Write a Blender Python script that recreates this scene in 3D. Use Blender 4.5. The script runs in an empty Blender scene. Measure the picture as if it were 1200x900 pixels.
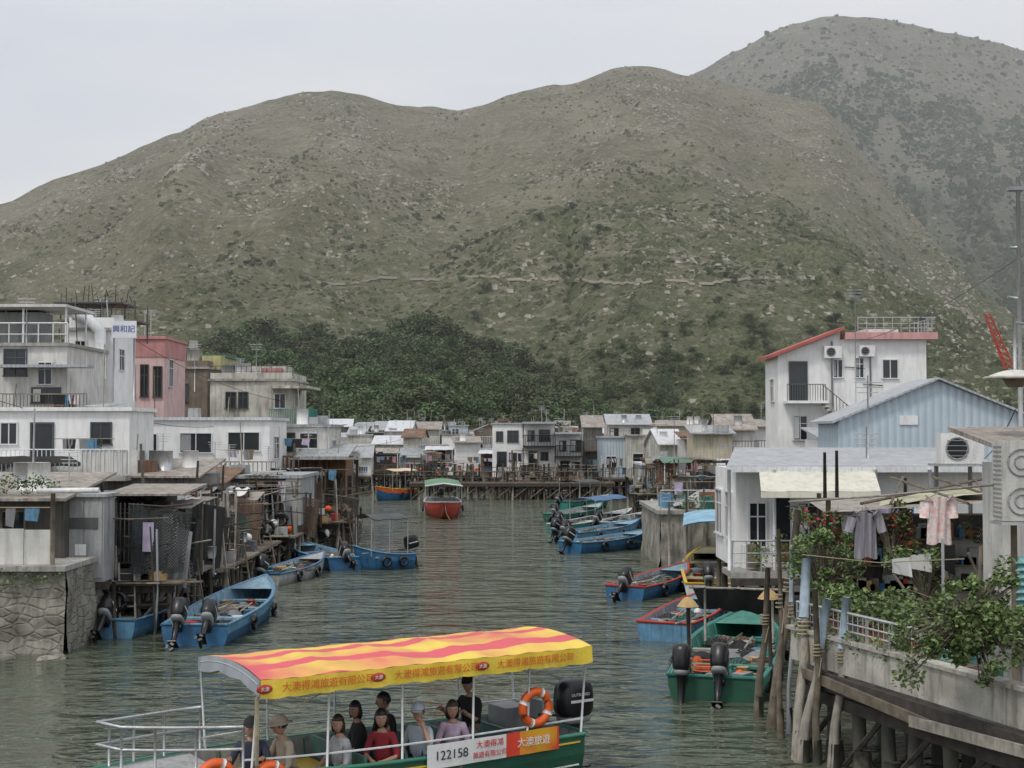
import bpy, math, random
from math import *
from mathutils import Vector, Matrix, noise
R=random.Random(11)
sc=bpy.context.scene
col=sc.collection
# ---- survey helpers: camera station at origin, 5.5 m above the creek, F = focal length ----
F=1650.0;H=5.5;P=atan(55/F)
def ray(px,py):
    u=px-600;v=450-py
    return u,F*cos(P)-v*sin(P),v*cos(P)+F*sin(P)
def at(px,py,d):
    u,a,b=ray(px,py);return Vector((u*d/a,d,H+b*d/a))
def wat(px,py,z=0):
    u,a,b=ray(px,py);t=(z-H)/b;return Vector((u*t,a*t,z))
def xd(px,d):return (px-600)/F*d
def zd(py,d):return at(600,py,d).z
# ---------------- materials ----------------
MC={}
def M(name,c,rough=.75,var=.25,dirt=.3,s=1.5,bump=.15,metal=0,kind=None,c2=None,freq=6.0,objr=0,dc=(.07,.055,.04)):
    if name in MC:return MC[name]
    m=bpy.data.materials.new(name);m.use_nodes=True
    nt=m.node_tree;N=nt.nodes;L=nt.links
    b=N['Principled BSDF'];b.inputs['Roughness'].default_value=rough;b.inputs['Metallic'].default_value=metal
    tc=N.new('ShaderNodeTexCoord')
    def noi(sc_,det,vec=None):
        n=N.new('ShaderNodeTexNoise');n.inputs['Scale'].default_value=sc_;n.inputs['Detail'].default_value=det
        L.new(vec or tc.outputs['Object'],n.inputs['Vector']);return n.outputs['Fac']
    def ramp(f,p0,p1):
        r=N.new('ShaderNodeMapRange');r.inputs['From Min'].default_value=p0;r.inputs['From Max'].default_value=p1
        L.new(f,r.inputs['Value']);return r.outputs['Result']
    def mth(op,a,b_=None):
        n=N.new('ShaderNodeMath');n.operation=op
        for i,x in enumerate((a,b_)):
            if x is None:continue
            if isinstance(x,(int,float)):n.inputs[i].default_value=x
            else:L.new(x,n.inputs[i])
        return n.outputs[0]
    def mix(f,a,b_):
        n=N.new('ShaderNodeMix');n.data_type='RGBA'
        for i,x in ((0,f),(6,a),(7,b_)):
            if isinstance(x,(int,float)):n.inputs[i].default_value=x
            elif isinstance(x,tuple):n.inputs[i].default_value=(*x[:3],1)
            else:L.new(x,n.inputs[i])
        return n.outputs[2]
    lo=tuple(x*(1-var) for x in c);hi=tuple(min(1,x*(1+var*.4)) for x in (c2 or c))
    cc=mix(ramp(noi(s,6),.35,.65),lo,hi)
    sep=N.new('ShaderNodeSeparateXYZ');L.new(tc.outputs['Object'],sep.inputs[0])
    xy=mth('ADD',sep.outputs['X'],sep.outputs['Y'])
    hb=None
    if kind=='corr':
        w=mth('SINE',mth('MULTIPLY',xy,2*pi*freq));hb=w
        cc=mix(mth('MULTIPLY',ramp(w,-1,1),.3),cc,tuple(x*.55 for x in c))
    if kind=='vplank':
        fr=mth('FRACT',mth('MULTIPLY',xy,freq));g=mth('LESS_THAN',fr,.1);hb=mth('SUBTRACT',1.0,g)
        cc=mix(mth('MULTIPLY',g,.6),cc,(.03,.025,.02))
    if kind=='stripe':
        w=mth('SINE',mth('ADD',mth('MULTIPLY',sep.outputs['Y'],freq),mth('MULTIPLY',noi(.5,1),7.0)))
        cc=mix(mth('GREATER_THAN',w,.35),cc,c2)
    if kind=='xstripe':
        w=mth('SINE',mth('MULTIPLY',sep.outputs['X'],freq))
        cc=mix(mth('GREATER_THAN',w,.2),cc,c2)
    if kind=='stone':
        v=N.new('ShaderNodeTexVoronoi');v.feature='DISTANCE_TO_EDGE';v.inputs['Scale'].default_value=freq
        v2=N.new('ShaderNodeTexVoronoi');v2.inputs['Scale'].default_value=freq
        ms=N.new('ShaderNodeMapping');ms.inputs['Scale'].default_value=(.7,.7,1.3);L.new(tc.outputs['Object'],ms.inputs[0])
        L.new(ms.outputs[0],v.inputs['Vector']);L.new(ms.outputs[0],v2.inputs['Vector'])
        g=ramp(v.outputs['Distance'],.0,.12);hb=g
        sx=N.new('ShaderNodeSeparateXYZ');L.new(v2.outputs['Color'],sx.inputs[0])
        cc=mix(mth('MULTIPLY',sx.outputs['X'],.35),cc,tuple(x*.5 for x in c));cc=mix(mth('MULTIPLY',mth('SUBTRACT',1.0,g),.2),cc,(.1,.095,.08))
    if dirt>0:
        mp=N.new('ShaderNodeMapping');mp.inputs['Scale'].default_value=(2.5,2.5,.35);L.new(tc.outputs['Object'],mp.inputs[0])
        d1=ramp(noi(s*1.4,7,mp.outputs[0]),.47,.75)
        cc=mix(mth('MULTIPLY',d1,dirt),cc,dc)
        d2=ramp(noi(s*4,4),.58,.72)
        cc=mix(mth('MULTIPLY',d2,dirt*.6),cc,tuple(x*1.3 for x in dc))
    if objr:
        oi=N.new('ShaderNodeObjectInfo')
        hs=N.new('ShaderNodeHueSaturation')
        L.new(cc,hs.inputs['Color']);L.new(mth('ADD',mth('MULTIPLY',oi.outputs['Random'],objr),1-objr*.5),hs.inputs['Value'])
        L.new(mth('ADD',mth('MULTIPLY',oi.outputs['Random'],.05),.475),hs.inputs['Hue']);cc=hs.outputs[0]
    L.new(cc,b.inputs['Base Color'])
    if kind=='net':
        g1=mth('GREATER_THAN',mth('SINE',mth('MULTIPLY',mth('ADD',xy,sep.outputs['Z']),75)),.1)
        g2=mth('GREATER_THAN',mth('SINE',mth('MULTIPLY',mth('SUBTRACT',xy,sep.outputs['Z']),75)),.1)
        L.new(mth('MAXIMUM',g1,g2),b.inputs['Alpha'])
    if bump>0:
        bn=N.new('ShaderNodeBump');bn.inputs['Strength'].default_value=min(1,bump*2);bn.inputs['Distance'].default_value=.02
        L.new(noi(s*8,5),bn.inputs['Height']);o=bn.outputs[0]
        if hb is not None:
            b2=N.new('ShaderNodeBump');b2.inputs['Strength'].default_value=.8;b2.inputs['Distance'].default_value=.03 if kind=='stone' else .02
            L.new(hb,b2.inputs['Height']);L.new(o,b2.inputs['Normal']);o=b2.outputs[0]
        L.new(o,b.inputs['Normal'])
    MC[name]=m;return m
WHITE=M('white_paint_wall',(.80,.80,.78),.8,.08,.2)
OFFW=M('offwhite_wall',(.64,.63,.59),.85,.18,.4)
CREAM=M('cream_wall',(.55,.50,.38),.85,.2,.45)
WEATH=M('weathered_plaster',(.56,.55,.48),.9,.3,.75,s=1.1)
PINK=M('pink_wall',(.68,.48,.46),.85,.12,.3)
DPINK=M('deep_pink_wall',(.52,.25,.24),.85,.15,.3)
GREYW=M('grey_wall',(.36,.37,.37),.85,.2,.5)
BROWNW=M('brown_wall',(.2,.165,.13),.9,.3,.6)
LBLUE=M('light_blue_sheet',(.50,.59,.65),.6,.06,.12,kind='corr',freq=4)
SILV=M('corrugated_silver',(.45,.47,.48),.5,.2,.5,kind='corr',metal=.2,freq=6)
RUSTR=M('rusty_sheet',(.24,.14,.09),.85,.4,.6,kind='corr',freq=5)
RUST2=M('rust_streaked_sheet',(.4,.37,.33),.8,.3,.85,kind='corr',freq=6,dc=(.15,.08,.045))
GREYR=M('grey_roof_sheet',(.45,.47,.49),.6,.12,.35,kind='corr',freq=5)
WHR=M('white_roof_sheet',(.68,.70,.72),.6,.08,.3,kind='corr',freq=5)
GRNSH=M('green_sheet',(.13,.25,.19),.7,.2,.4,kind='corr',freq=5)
TEAL=M('teal_sheet',(.2,.42,.42),.7,.2,.4,kind='corr',freq=5)
BLUESH=M('blue_tarp',(.06,.15,.32),.6,.25,.3)
CONC=M('concrete',(.38,.37,.34),.9,.25,.6,s=2)
CONCP=M('concrete_parapet',(.46,.44,.39),.9,.25,.65,s=2)
CONCD=M('wet_dark_concrete',(.10,.10,.08),.8,.4,.6,s=2)
WOOD=M('weathered_wood',(.17,.14,.105),.9,.4,.4,s=5)
WOODD=M('dark_wood',(.06,.052,.045),.9,.4,.4,s=5)
WOODL=M('bleached_pole',(.36,.33,.28),.9,.3,.5,s=5)
WOODP=M('plank_deck',(.22,.18,.14),.9,.3,.4,kind='vplank')
WPL=M('brown_plank_wall',(.2,.11,.065),.8,.3,.5,kind='vplank',freq=5)
DPL=M('dark_plank_wall',(.09,.085,.075),.85,.3,.5,kind='vplank',freq=4)
GPL=M('grey_plank_wall',(.23,.22,.2),.85,.35,.6,kind='vplank',freq=4)
GLASS=M('window_glass',(.025,.03,.035),.08,.2,0,bump=0)
FRAMEW=M('window_frame_white',(.7,.7,.7),.5,.1,.15)
FRAMED=M('window_frame_dark',(.08,.08,.08),.5,.1,.15)
STEEL=M('galvanised_steel',(.5,.51,.52),.4,.1,.3,metal=.5,s=5)
STEELW=M('white_painted_steel',(.7,.71,.72),.45,.1,.3,s=5)
BLACK=M('black_plastic',(.012,.012,.014),.35,.2,.05,bump=0)
BLKC=M('black_cloth',(.022,.022,.024),.9,.2,.1)
GRYP=M('grey_plastic',(.28,.29,.3),.5,.1,.2)
WPLA=M('white_plastic',(.75,.75,.73),.4,.06,.25,s=4)
NET=M('fishing_net',(.035,.04,.04),.9,.3,0,kind='net')
NETG=M('green_net',(.05,.11,.085),.9,.3,0,kind='net')
NETB=M('brown_net',(.15,.1,.07),.9,.3,0,kind='net')
ORG=M('orange_lifering',(.75,.12,.02),.5,.1,.1)
REDP=M('red_paint',(.45,.04,.02),.5,.15,.25)
YELP=M('yellow_paint',(.75,.5,.05),.5,.15,.15)
GRNP=M('green_paint',(.02,.11,.07),.45,.2,.3)
TURQ=M('turquoise_paint',(.04,.24,.2),.5,.2,.4,s=4)
BLUP=M('blue_paint',(.035,.15,.31),.5,.25,.45,s=4)
SKYP=M('pale_blue_paint',(.11,.27,.42),.55,.25,.5,s=4)
DECKB=M('boat_deck_blue',(.22,.36,.45),.7,.25,.5,s=4)
DECKG=M('boat_deck_grey',(.37,.38,.38),.7,.2,.5,s=4)
MUD=M('mud_bank',(.11,.095,.07),.7,.4,.4,s=.8)
STRAW=M('straw',(.5,.34,.15),.8,.2,.2,s=6)
TERR=M('terracotta',(.3,.12,.06),.8,.2,.4)
ROPE=M('rope',(.35,.3,.2),.9,.2,.3)
STONE=M('stone_wall_mat',(.30,.285,.24),.9,.35,.75,s=1.6,bump=.4,kind='stone',freq=3.4)
LEAF=M('leaf_green',(.08,.135,.033),.6,.4,0,s=3,objr=.5,c2=(.12,.19,.06))
LEAFD=M('leaf_dark',(.075,.11,.038),.7,.4,0,s=.35,objr=.7,c2=(.115,.16,.06))
LEAFL=M('leaf_light',(.16,.25,.07),.6,.3,0,s=3,c2=(.2,.28,.1))
PURC=M('purple_cloth',(.16,.1,.25));PNKC=M('pink_cloth',(.55,.28,.33));LILC=M('lilac_cloth',(.5,.42,.58));WCL=M('plain_white_cloth',(.7,.7,.68),.9,.08,.1)
GCL=M('grey_cloth',(.25,.25,.26),.9,.2,.2);BRC=M('brown_cloth',(.2,.15,.11),.9,.2,.2)
# ---------------- mesh builder ----------------
class Obj:
    def __init__(s,name,loc=(0,0,0),yaw=0):
        s.root=bpy.data.objects.new(name,None);s.root.empty_display_size=.2
        col.objects.link(s.root);s.root.location=loc;s.root.rotation_euler=(0,0,yaw)
        s.parts={};s.T=Matrix();s.part('body')
    def part(s,n):
        if n not in s.parts:s.parts[n]=dict(v=[],f=[],m=[],sm=[],mats=[])
        s.c=s.parts[n];return s
    def add(s,vs,fs,mat,sm=False):
        c=s.c
        if mat not in c['mats']:c['mats'].append(mat)
        mi=c['mats'].index(mat);o=len(c['v'])
        T=s.T
        c['v'].extend([tuple(T@Vector(v)) for v in vs])
        for f in fs:
            c['f'].append(tuple(i+o for i in f));c['m'].append(mi);c['sm'].append(sm)
    def box(s,c,sz,mat,rz=0,rx=0,ry=0):
        hx,hy,hz=sz[0]/2,sz[1]/2,sz[2]/2
        E=Matrix.Rotation(rz,3,'Z')@Matrix.Rotation(ry,3,'Y')@Matrix.Rotation(rx,3,'X') if (rz or rx or ry) else None
        vs=[]
        for x,y,z in ((-1,-1,-1),(1,-1,-1),(1,1,-1),(-1,1,-1),(-1,-1,1),(1,-1,1),(1,1,1),(-1,1,1)):
            v=Vector((x*hx,y*hy,z*hz))
            if E:v=E@v
            vs.append(v+Vector(c))
        s.add(vs,[(3,2,1,0),(4,5,6,7),(0,1,5,4),(1,2,6,5),(2,3,7,6),(3,0,4,7)],mat)
    def b2(s,x0,x1,y0,y1,z0,z1,mat):s.box(((x0+x1)/2,(y0+y1)/2,(z0+z1)/2),(abs(x1-x0),abs(y1-y0),abs(z1-z0)),mat)
    def tube(s,pts,r,mat,n=6,closed=False):
        pts=[Vector(p) for p in pts];K=len(pts);vs=[];fs=[]
        rr=r if isinstance(r,(list,tuple)) else [r]*K
        for i,p in enumerate(pts):
            if closed:t=pts[(i+1)%K]-pts[i-1]
            else:t=pts[min(i+1,K-1)]-pts[max(i-1,0)]
            t.normalize()
            up=Vector((0,0,1)) if abs(t.z)<.9 else Vector((1,0,0))
            a=t.cross(up).normalized();b=t.cross(a)
            for k in range(n):
                an=2*pi*k/n;vs.append(p+(a*cos(an)+b*sin(an))*rr[i])
        for i in range(K if closed else K-1):
            for k in range(n):
                j=(i+1)%K
                fs.append((i*n+k,i*n+(k+1)%n,j*n+(k+1)%n,j*n+k))
        if not closed:fs+= [tuple(range(n)),tuple(range((K-1)*n,K*n))[::-1]]
        s.add(vs,fs,mat,n>5)
    def cyl(s,p0,p1,r0,mat,r1=None,n=8):s.tube([p0,p1],[r0,r0 if r1 is None else r1],mat,n)
    def grid(s,fn,nu,nv,mat,sm=True):
        vs=[fn(i/nu,j/nv) for j in range(nv+1) for i in range(nu+1)]
        fs=[(j*(nu+1)+i,j*(nu+1)+i+1,(j+1)*(nu+1)+i+1,(j+1)*(nu+1)+i) for j in range(nv) for i in range(nu)]
        s.add(vs,fs,mat,sm)
    def sph(s,c,r,mat,nu=12,nv=8,e=1.0,fn=None):
        c=Vector(c);r=Vector(r if hasattr(r,'__len__') else (r,r,r))
        def g(x):return copysign(abs(x)**e,x)
        def f(u,v):
            a=2*pi*u;b=-pi/2+pi*v
            p=Vector((g(cos(b))*g(cos(a))*r.x,g(cos(b))*g(sin(a))*r.y,g(sin(b))*r.z))
            if fn:p=fn(p)
            return c+p
        s.grid(f,nu,nv,mat)
    def torus(s,c,Rr,r,mat,axis='Y',n=18):
        c=Vector(c);pts=[]
        for i in range(n):
            a=2*pi*i/n;x,y=Rr*cos(a),Rr*sin(a)
            pts.append(c+Vector({'Y':(x,0,y),'Z':(x,y,0),'X':(0,x,y)}[axis]))
        s.tube(pts,r,mat,7,True)
    def cloth(s,a,b,c,d,mat,sag=.1,n=8,ruf=.02,k=3.1):
        a,b,c,d=map(Vector,(a,b,c,d));ph=R.random()*9
        nn=(b-a).cross(d-a).normalized()
        def f(u,v):
            p=(a*(1-u)+b*u)*(1-v)+(d*(1-u)+c*u)*v
            p+=nn*ruf*sin(u*k*6+ph+v*2)
            p.z-=sag*4*u*(1-u)*4*v*(1-v);return p
        s.grid(f,n,n,mat)
    def ladder(s,p0,p1,wd,mat):
        p0=Vector(p0);p1=Vector(p1);w=Vector((wd/2,0,0))
        s.cyl(p0-w,p1-w,.03,mat,n=5);s.cyl(p0+w,p1+w,.03,mat,n=5)
        n=int((p1-p0).length/.3)
        for i in range(1,n):q=p0.lerp(p1,i/n);s.cyl(q-w,q+w,.02,mat,n=4)
    def leaves(s,c,r,n,size,mat,seed=0,shell=.5,mats=None):
        q=random.Random(seed);c=Vector(c);r=Vector(r if hasattr(r,'__len__') else (r,r,r))
        for i in range(n):
            while True:
                v=Vector((q.uniform(-1,1),q.uniform(-1,1),q.uniform(-1,1)))
                if shell<v.length<1:break
            p=c+Vector((v.x*r.x,v.y*r.y,v.z*r.z))
            a=Vector((q.gauss(0,1),q.gauss(0,1),q.gauss(0,.6))).normalized()
            b=a.cross(Vector((q.gauss(0,1),q.gauss(0,1),q.gauss(0,1)))).normalized()
            z=size*q.uniform(.6,1.3)
            m=mat if not mats else q.choice(mats)
            s.add([p-a*z*.5,p+b*z*.28,p+a*z*.5,p-b*z*.28],[(0,1,2,3)],m)
    def rail(s,p0,p1,h,step,mat,r=.02,mid=1):
        p0=Vector(p0);p1=Vector(p1);L=(p1-p0).length;n=max(1,int(L/step));up=Vector((0,0,h))
        s.cyl(p0+up,p1+up,r*1.2,mat,n=5)
        for j in range(mid):s.cyl(p0+up*(j+1)/(mid+1)*.9,p1+up*(j+1)/(mid+1)*.9,r*.8,mat,n=5)
        for i in range(n+1):
            q=p0.lerp(p1,i/n);s.cyl(q,q+up,r,mat,n=5)
    def done(s):
        for n,c in s.parts.items():
            if not c['v']:continue
            me=bpy.data.meshes.new(n);me.from_pydata(c['v'],[],c['f'])
            for m in c['mats']:me.materials.append(m)
            me.polygons.foreach_set('material_index',c['m']);me.polygons.foreach_set('use_smooth',c['sm'])
            me.update();ob=bpy.data.objects.new(n,me);col.objects.link(ob);ob.parent=s.root
        return s.root
def text(o,body,size,loc,cols,mat,ext=.002,align='CENTER'):
    cu=bpy.data.curves.new('lettering','FONT');cu.body=body;cu.size=size;cu.extrude=ext;cu.align_x=align;cu.align_y='CENTER'
    cu.materials.append(mat);ob=bpy.data.objects.new('lettering',cu);col.objects.link(ob);ob.parent=o.root
    m=Matrix((cols[0],cols[1],cols[2])).transposed().to_4x4();m.translation=Vector(loc);ob.matrix_local=m
# ---------------- world, sun, camera ----------------
w=bpy.data.worlds.new('World');sc.world=w;w.use_nodes=True
nt=w.node_tree;N=nt.nodes;L=nt.links;bg=N['Background']
SE,SA=radians(58),radians(-145)  # sun elevation, azimuth from +Y
sky=N.new('ShaderNodeTexSky');sky.sky_type='NISHITA';sky.sun_disc=False;sky.sun_elevation=SE;sky.sun_rotation=SA%(2*pi)
tc=N.new('ShaderNodeTexCoord');mp=N.new('ShaderNodeMapping');mp.inputs['Scale'].default_value=(1.5,1.5,6)
nz=N.new('ShaderNodeTexNoise');nz.inputs['Scale'].default_value=1.3;nz.inputs['Detail'].default_value=5
cr=N.new('ShaderNodeValToRGB');cr.color_ramp.elements[0].position=.34;cr.color_ramp.elements[1].position=.66
cr.color_ramp.elements[0].color=(.77,.82,.92,1);cr.color_ramp.elements[1].color=(.98,.98,.99,1)
vm=N.new('ShaderNodeVectorMath');vm.operation='SCALE';vm.inputs['Scale'].default_value=10.8
mx=N.new('ShaderNodeMix');mx.data_type='RGBA';mx.inputs[0].default_value=.92
L.new(tc.outputs['Generated'],mp.inputs[0]);L.new(mp.outputs[0],nz.inputs['Vector']);L.new(nz.outputs['Fac'],cr.inputs[0])
L.new(cr.outputs[0],vm.inputs[0]);L.new(sky.outputs[0],mx.inputs[6]);L.new(vm.outputs[0],mx.inputs[7]);L.new(mx.outputs[2],bg.inputs[0])
bg.inputs[1].default_value=.1
sl=bpy.data.lights.new('sun','SUN');sl.energy=1.5;sl.angle=radians(10);sl.color=(1,.95,.87)
so=bpy.data.objects.new('sun',sl);col.objects.link(so)
sd=Vector((sin(SA)*cos(SE),cos(SA)*cos(SE),sin(SE)));so.rotation_euler=sd.to_track_quat('Z','Y').to_euler()
cd=bpy.data.cameras.new('camera');cam=bpy.data.objects.new('camera',cd);col.objects.link(cam)
cam.location=(0,0,H);cam.rotation_euler=(pi/2+P,0,0);cd.sensor_width=36;cd.lens=F/1200*36;cd.clip_end=12000;cd.clip_start=.1
sc.camera=cam
sc.view_settings.view_transform='Standard';sc.view_settings.look='None';sc.view_settings.exposure=0
# real humid-air haze between village and hills
hm=bpy.data.materials.new('humid_air');hm.use_nodes=True;n_=hm.node_tree.nodes;n_.remove(n_['Principled BSDF'])
vs_=n_.new('ShaderNodeVolumeScatter');vs_.inputs['Density'].default_value=.00032;vs_.inputs['Color'].default_value=(.95,.96,1,1);vs_.inputs['Anisotropy'].default_value=.2
hm.node_tree.links.new(vs_.outputs[0],n_['Material Output'].inputs['Volume'])
o_=Obj('haze');o_.b2(-2500,2500,110,2000,-3,550,hm);o_.done()
# ---------------- water ----------------
def water():
    m=bpy.data.materials.new('creek_water');m.use_nodes=True
    nt=m.node_tree;N=nt.nodes;L=nt.links;b=N['Principled BSDF']
    b.inputs['Roughness'].default_value=.05;b.inputs['IOR'].default_value=1.33
    tc=N.new('ShaderNodeTexCoord');prev=None
    n0=N.new('ShaderNodeTexNoise');n0.inputs['Scale'].default_value=.08;L.new(tc.outputs['Object'],n0.inputs['Vector'])
    mx=N.new('ShaderNodeMix');mx.data_type='RGBA';mx.inputs[6].default_value=(.066,.08,.05,1);mx.inputs[7].default_value=(.092,.104,.072,1)
    L.new(n0.outputs['Fac'],mx.inputs[0]);L.new(mx.outputs[2],b.inputs['Base Color'])
    for s,mz,dist in ((.3,(1,1.3,1),.8),(.95,(.65,1.5,1),.5),(2.8,(.8,1.3,1),.11)):
        mp=N.new('ShaderNodeMapping');mp.inputs['Scale'].default_value=mz;mp.inputs['Rotation'].default_value=(0,0,.25)
        L.new(tc.outputs['Object'],mp.inputs[0])
        n=N.new('ShaderNodeTexNoise');n.inputs['Scale'].default_value=s;n.inputs['Detail'].default_value=3;n.inputs['Distortion'].default_value=.6
        L.new(mp.outputs[0],n.inputs['Vector'])
        bu=N.new('ShaderNodeBump');bu.inputs['Strength'].default_value=.9;bu.inputs['Distance'].default_value=dist
        L.new(n.outputs['Fac'],bu.inputs['Height'])
        if prev:L.new(prev,bu.inputs['Normal'])
        prev=bu.outputs[0]
    L.new(prev,b.inputs['Normal'])
    me=bpy.data.meshes.new('water');S=4000
    me.from_pydata([(-S,-S,0),(S,-S,0),(S,S,0),(-S,S,0)],[],[(0,1,2,3)]);me.materials.append(m)
    o=bpy.data.objects.new('water',me);col.objects.link(o)
water()
# ---------------- terrain ----------------
def interp(T,x):
    if x<=T[0][0]:return T[0][1]
    for (a,p),(b,q) in zip(T,T[1:]):
        if x<=b:return p+(q-p)*(x-a)/(b-a)
    return T[-1][1]
def sm(T,x,w=14):return sum(interp(T,x+k*w/2) for k in (-2,-1,0,1,2))/5
SKY1=[(-900,430),(-500,380),(-200,300),(0,237),(60,212),(150,176),(230,141),(300,120),(340,106),(400,104),(440,113),(490,124),(550,126),(600,108),(640,99),(680,93),(720,76),(750,72),(790,82),(830,90),(870,100),(930,110),(970,120),(1000,165),(1050,225),(1100,280),(1150,335),(1190,375),(1300,420),(1700,450),(2200,470)]
RD1=[(-900,700),(0,850),(400,900),(750,950),(970,1000),(1190,600),(1300,520),(2200,450)]
SKY2=[(400,250),(700,130),(790,97),(820,80),(850,62),(900,35),(940,20),(985,12),(1030,16),(1080,24),(1130,36),(1200,52),(1300,95),(1450,180),(1700,280),(2200,380)]
def fb(p,o=5):return noise.fractal(Vector(p),1.0,2.0,o)
def terr1(b,t):
    Rr=sm(RD1,b,30);B=235;y=B+(Rr-B)*t
    Zr=H+(505-sm(SKY1,b))/F*Rr
    t1=min(t,1);pr=t1**1.12 if t<=1 else 1-(t-1)*1.4
    x=(b-600)/F*y
    env=sin(pi*t1)**.8 if t<1 else 0
    z=-1+(Zr+1)*pr+env*(20*fb((x/240,y/310,0))-13*abs(fb((x/95+.4*sin(y/130),y/420,3),3))+4*fb((x/25,y/25,7),3))
    z+=2.0*fb((x/22,y/40,5),4)*min(1,t1*2)
    z+=16*exp(-((b-215-(t-.55)*120)/45)**2)*exp(-((t-.55)/.25)**2)
    z-=3*exp(-((b-665+(t-.3)*60)/9)**2)*exp(-((t-.3)/.14)**2)
    return Vector((x,y,z))
def terr2(b,t):
    Rr=1550;B=700;y=B+(Rr-B)*t
    Zr=H+(505-sm(SKY2,b))/F*Rr
    t1=min(t,1);pr=t1**1.1 if t<=1 else 1-(t-1)*1.4
    x=(b-600)/F*y;env=sin(pi*t1) if t<1 else 0
    z=-5+(Zr+5)*pr+env*(50*fb((x/330+5,y/300,0))-35*abs(fb((x/130,y/600,3),3)))+3*fb((x/35,y/35,5),4)
    return Vector((x,y,z))
def terrmat(name,ca,cb,cg,glo,ghi,rock):
    m=bpy.data.materials.new(name);m.use_nodes=True
    nt=m.node_tree;N=nt.nodes;L=nt.links;b=N['Principled BSDF'];b.inputs['Roughness'].default_value=.95
    b.inputs['Specular IOR Level'].default_value=.1
    tc=N.new('ShaderNodeTexCoord')
    def noi(s,d,r0,r1):
        n=N.new('ShaderNodeTexNoise');n.inputs['Scale'].default_value=s;n.inputs['Detail'].default_value=d;n.inputs['Roughness'].default_value=.62
        L.new(tc.outputs['Object'],n.inputs['Vector'])
        r=N.new('ShaderNodeMapRange');r.inputs['From Min'].default_value=r0;r.inputs['From Max'].default_value=r1
        L.new(n.outputs['Fac'],r.inputs['Value']);return r.outputs[0]
    def mix(f,a,c,k=1):
        n=N.new('ShaderNodeMix');n.data_type='RGBA'
        if k!=1:
            q=N.new('ShaderNodeMath');q.operation='MULTIPLY';L.new(f,q.inputs[0]);q.inputs[1].default_value=k;f=q.outputs[0]
        L.new(f,n.inputs[0])
        for i,x in ((6,a),(7,c)):
            if isinstance(x,tuple):n.inputs[i].default_value=(*x,1)
            else:L.new(x,n.inputs[i])
        return n.outputs[2]
    c=mix(noi(.012,8,.38,.62),ca,cb)
    sp=N.new('ShaderNodeSeparateXYZ');L.new(tc.outputs['Object'],sp.inputs[0])
    nn=N.new('ShaderNodeTexNoise');nn.inputs['Scale'].default_value=.01;nn.inputs['Detail'].default_value=6;L.new(tc.outputs['Object'],nn.inputs['Vector'])
    a=N.new('ShaderNodeMath');a.operation='MULTIPLY_ADD';a.inputs[1].default_value=(ghi-glo)*1.8;L.new(nn.outputs['Fac'],a.inputs[0])
    s2=N.new('ShaderNodeMath');s2.operation='MULTIPLY';s2.inputs[1].default_value=-1;L.new(sp.outputs['Z'],s2.inputs[0]);L.new(s2.outputs[0],a.inputs[2])
    # greener towards the right-hand (sheltered) flank
    a3=N.new('ShaderNodeMath');a3.operation='MULTIPLY_ADD';a3.inputs[1].default_value=.14;L.new(sp.outputs['X'],a3.inputs[0]);L.new(a.outputs[0],a3.inputs[2])
    r=N.new('ShaderNodeMapRange');r.inputs['From Min'].default_value=(ghi-glo)*.9-ghi;r.inputs['From Max'].default_value=(ghi-glo)*.9-glo;L.new(a3.outputs[0],r.inputs['Value'])
    c=mix(r.outputs[0],c,cg,.85)
    dk=tuple(x*.55 for x in cg)
    c=mix(noi(.03,8,.5,.64),c,dk,.35)
    c=mix(noi(.022,8,.55,.68),c,rock,.28)
    c=mix(noi(.12,6,.53,.64),c,dk,.45)
    c=mix(noi(.3,6,.53,.63),c,rock,.48)
    c=mix(noi(.55,5,.52,.64),c,dk,.6)
    c=mix(noi(1.0,3,.6,.68),c,rock,.6)
    L.new(c,b.inputs['Base Color'])
    n=N.new('ShaderNodeTexNoise');n.inputs['Scale'].default_value=.3;n.inputs['Detail'].default_value=8;n.inputs['Roughness'].default_value=.7;L.new(tc.outputs['Object'],n.inputs['Vector'])
    bu=N.new('ShaderNodeBump');bu.inputs['Strength'].default_value=.9;bu.inputs['Distance'].default_value=3.0;L.new(n.outputs['Fac'],bu.inputs['Height']);L.new(bu.outputs[0],b.inputs['Normal'])
    return m
def mkter(name,fn,b0,b1,nb,t1,ntt,mat):
    vs=[];fs=[]
    for j in range(ntt+1):
        for i in range(nb+1):vs.append(fn(b0+(b1-b0)*i/nb,t1*j/ntt))
    for j in range(ntt):
        for i in range(nb):
            a=j*(nb+1)+i;fs.append((a,a+1,a+nb+2,a+nb+1))
    me=bpy.data.meshes.new(name);me.from_pydata(vs,[],fs);me.materials.append(mat)
    me.polygons.foreach_set('use_smooth',[True]*len(fs));o=bpy.data.objects.new(name,me);col.objects.link(o);return o
mkter('hill',terr1,-900,2200,330,1.25,150,terrmat('hill_grass',(.172,.158,.10),(.235,.216,.15),(.112,.128,.062),20,125,(.37,.34,.28)))
mkter('mountain',terr2,300,2200,180,1.15,90,terrmat('mountain_grass',(.16,.152,.112),(.21,.197,.15),(.062,.09,.042),60,200,(.32,.31,.28)))
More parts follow.
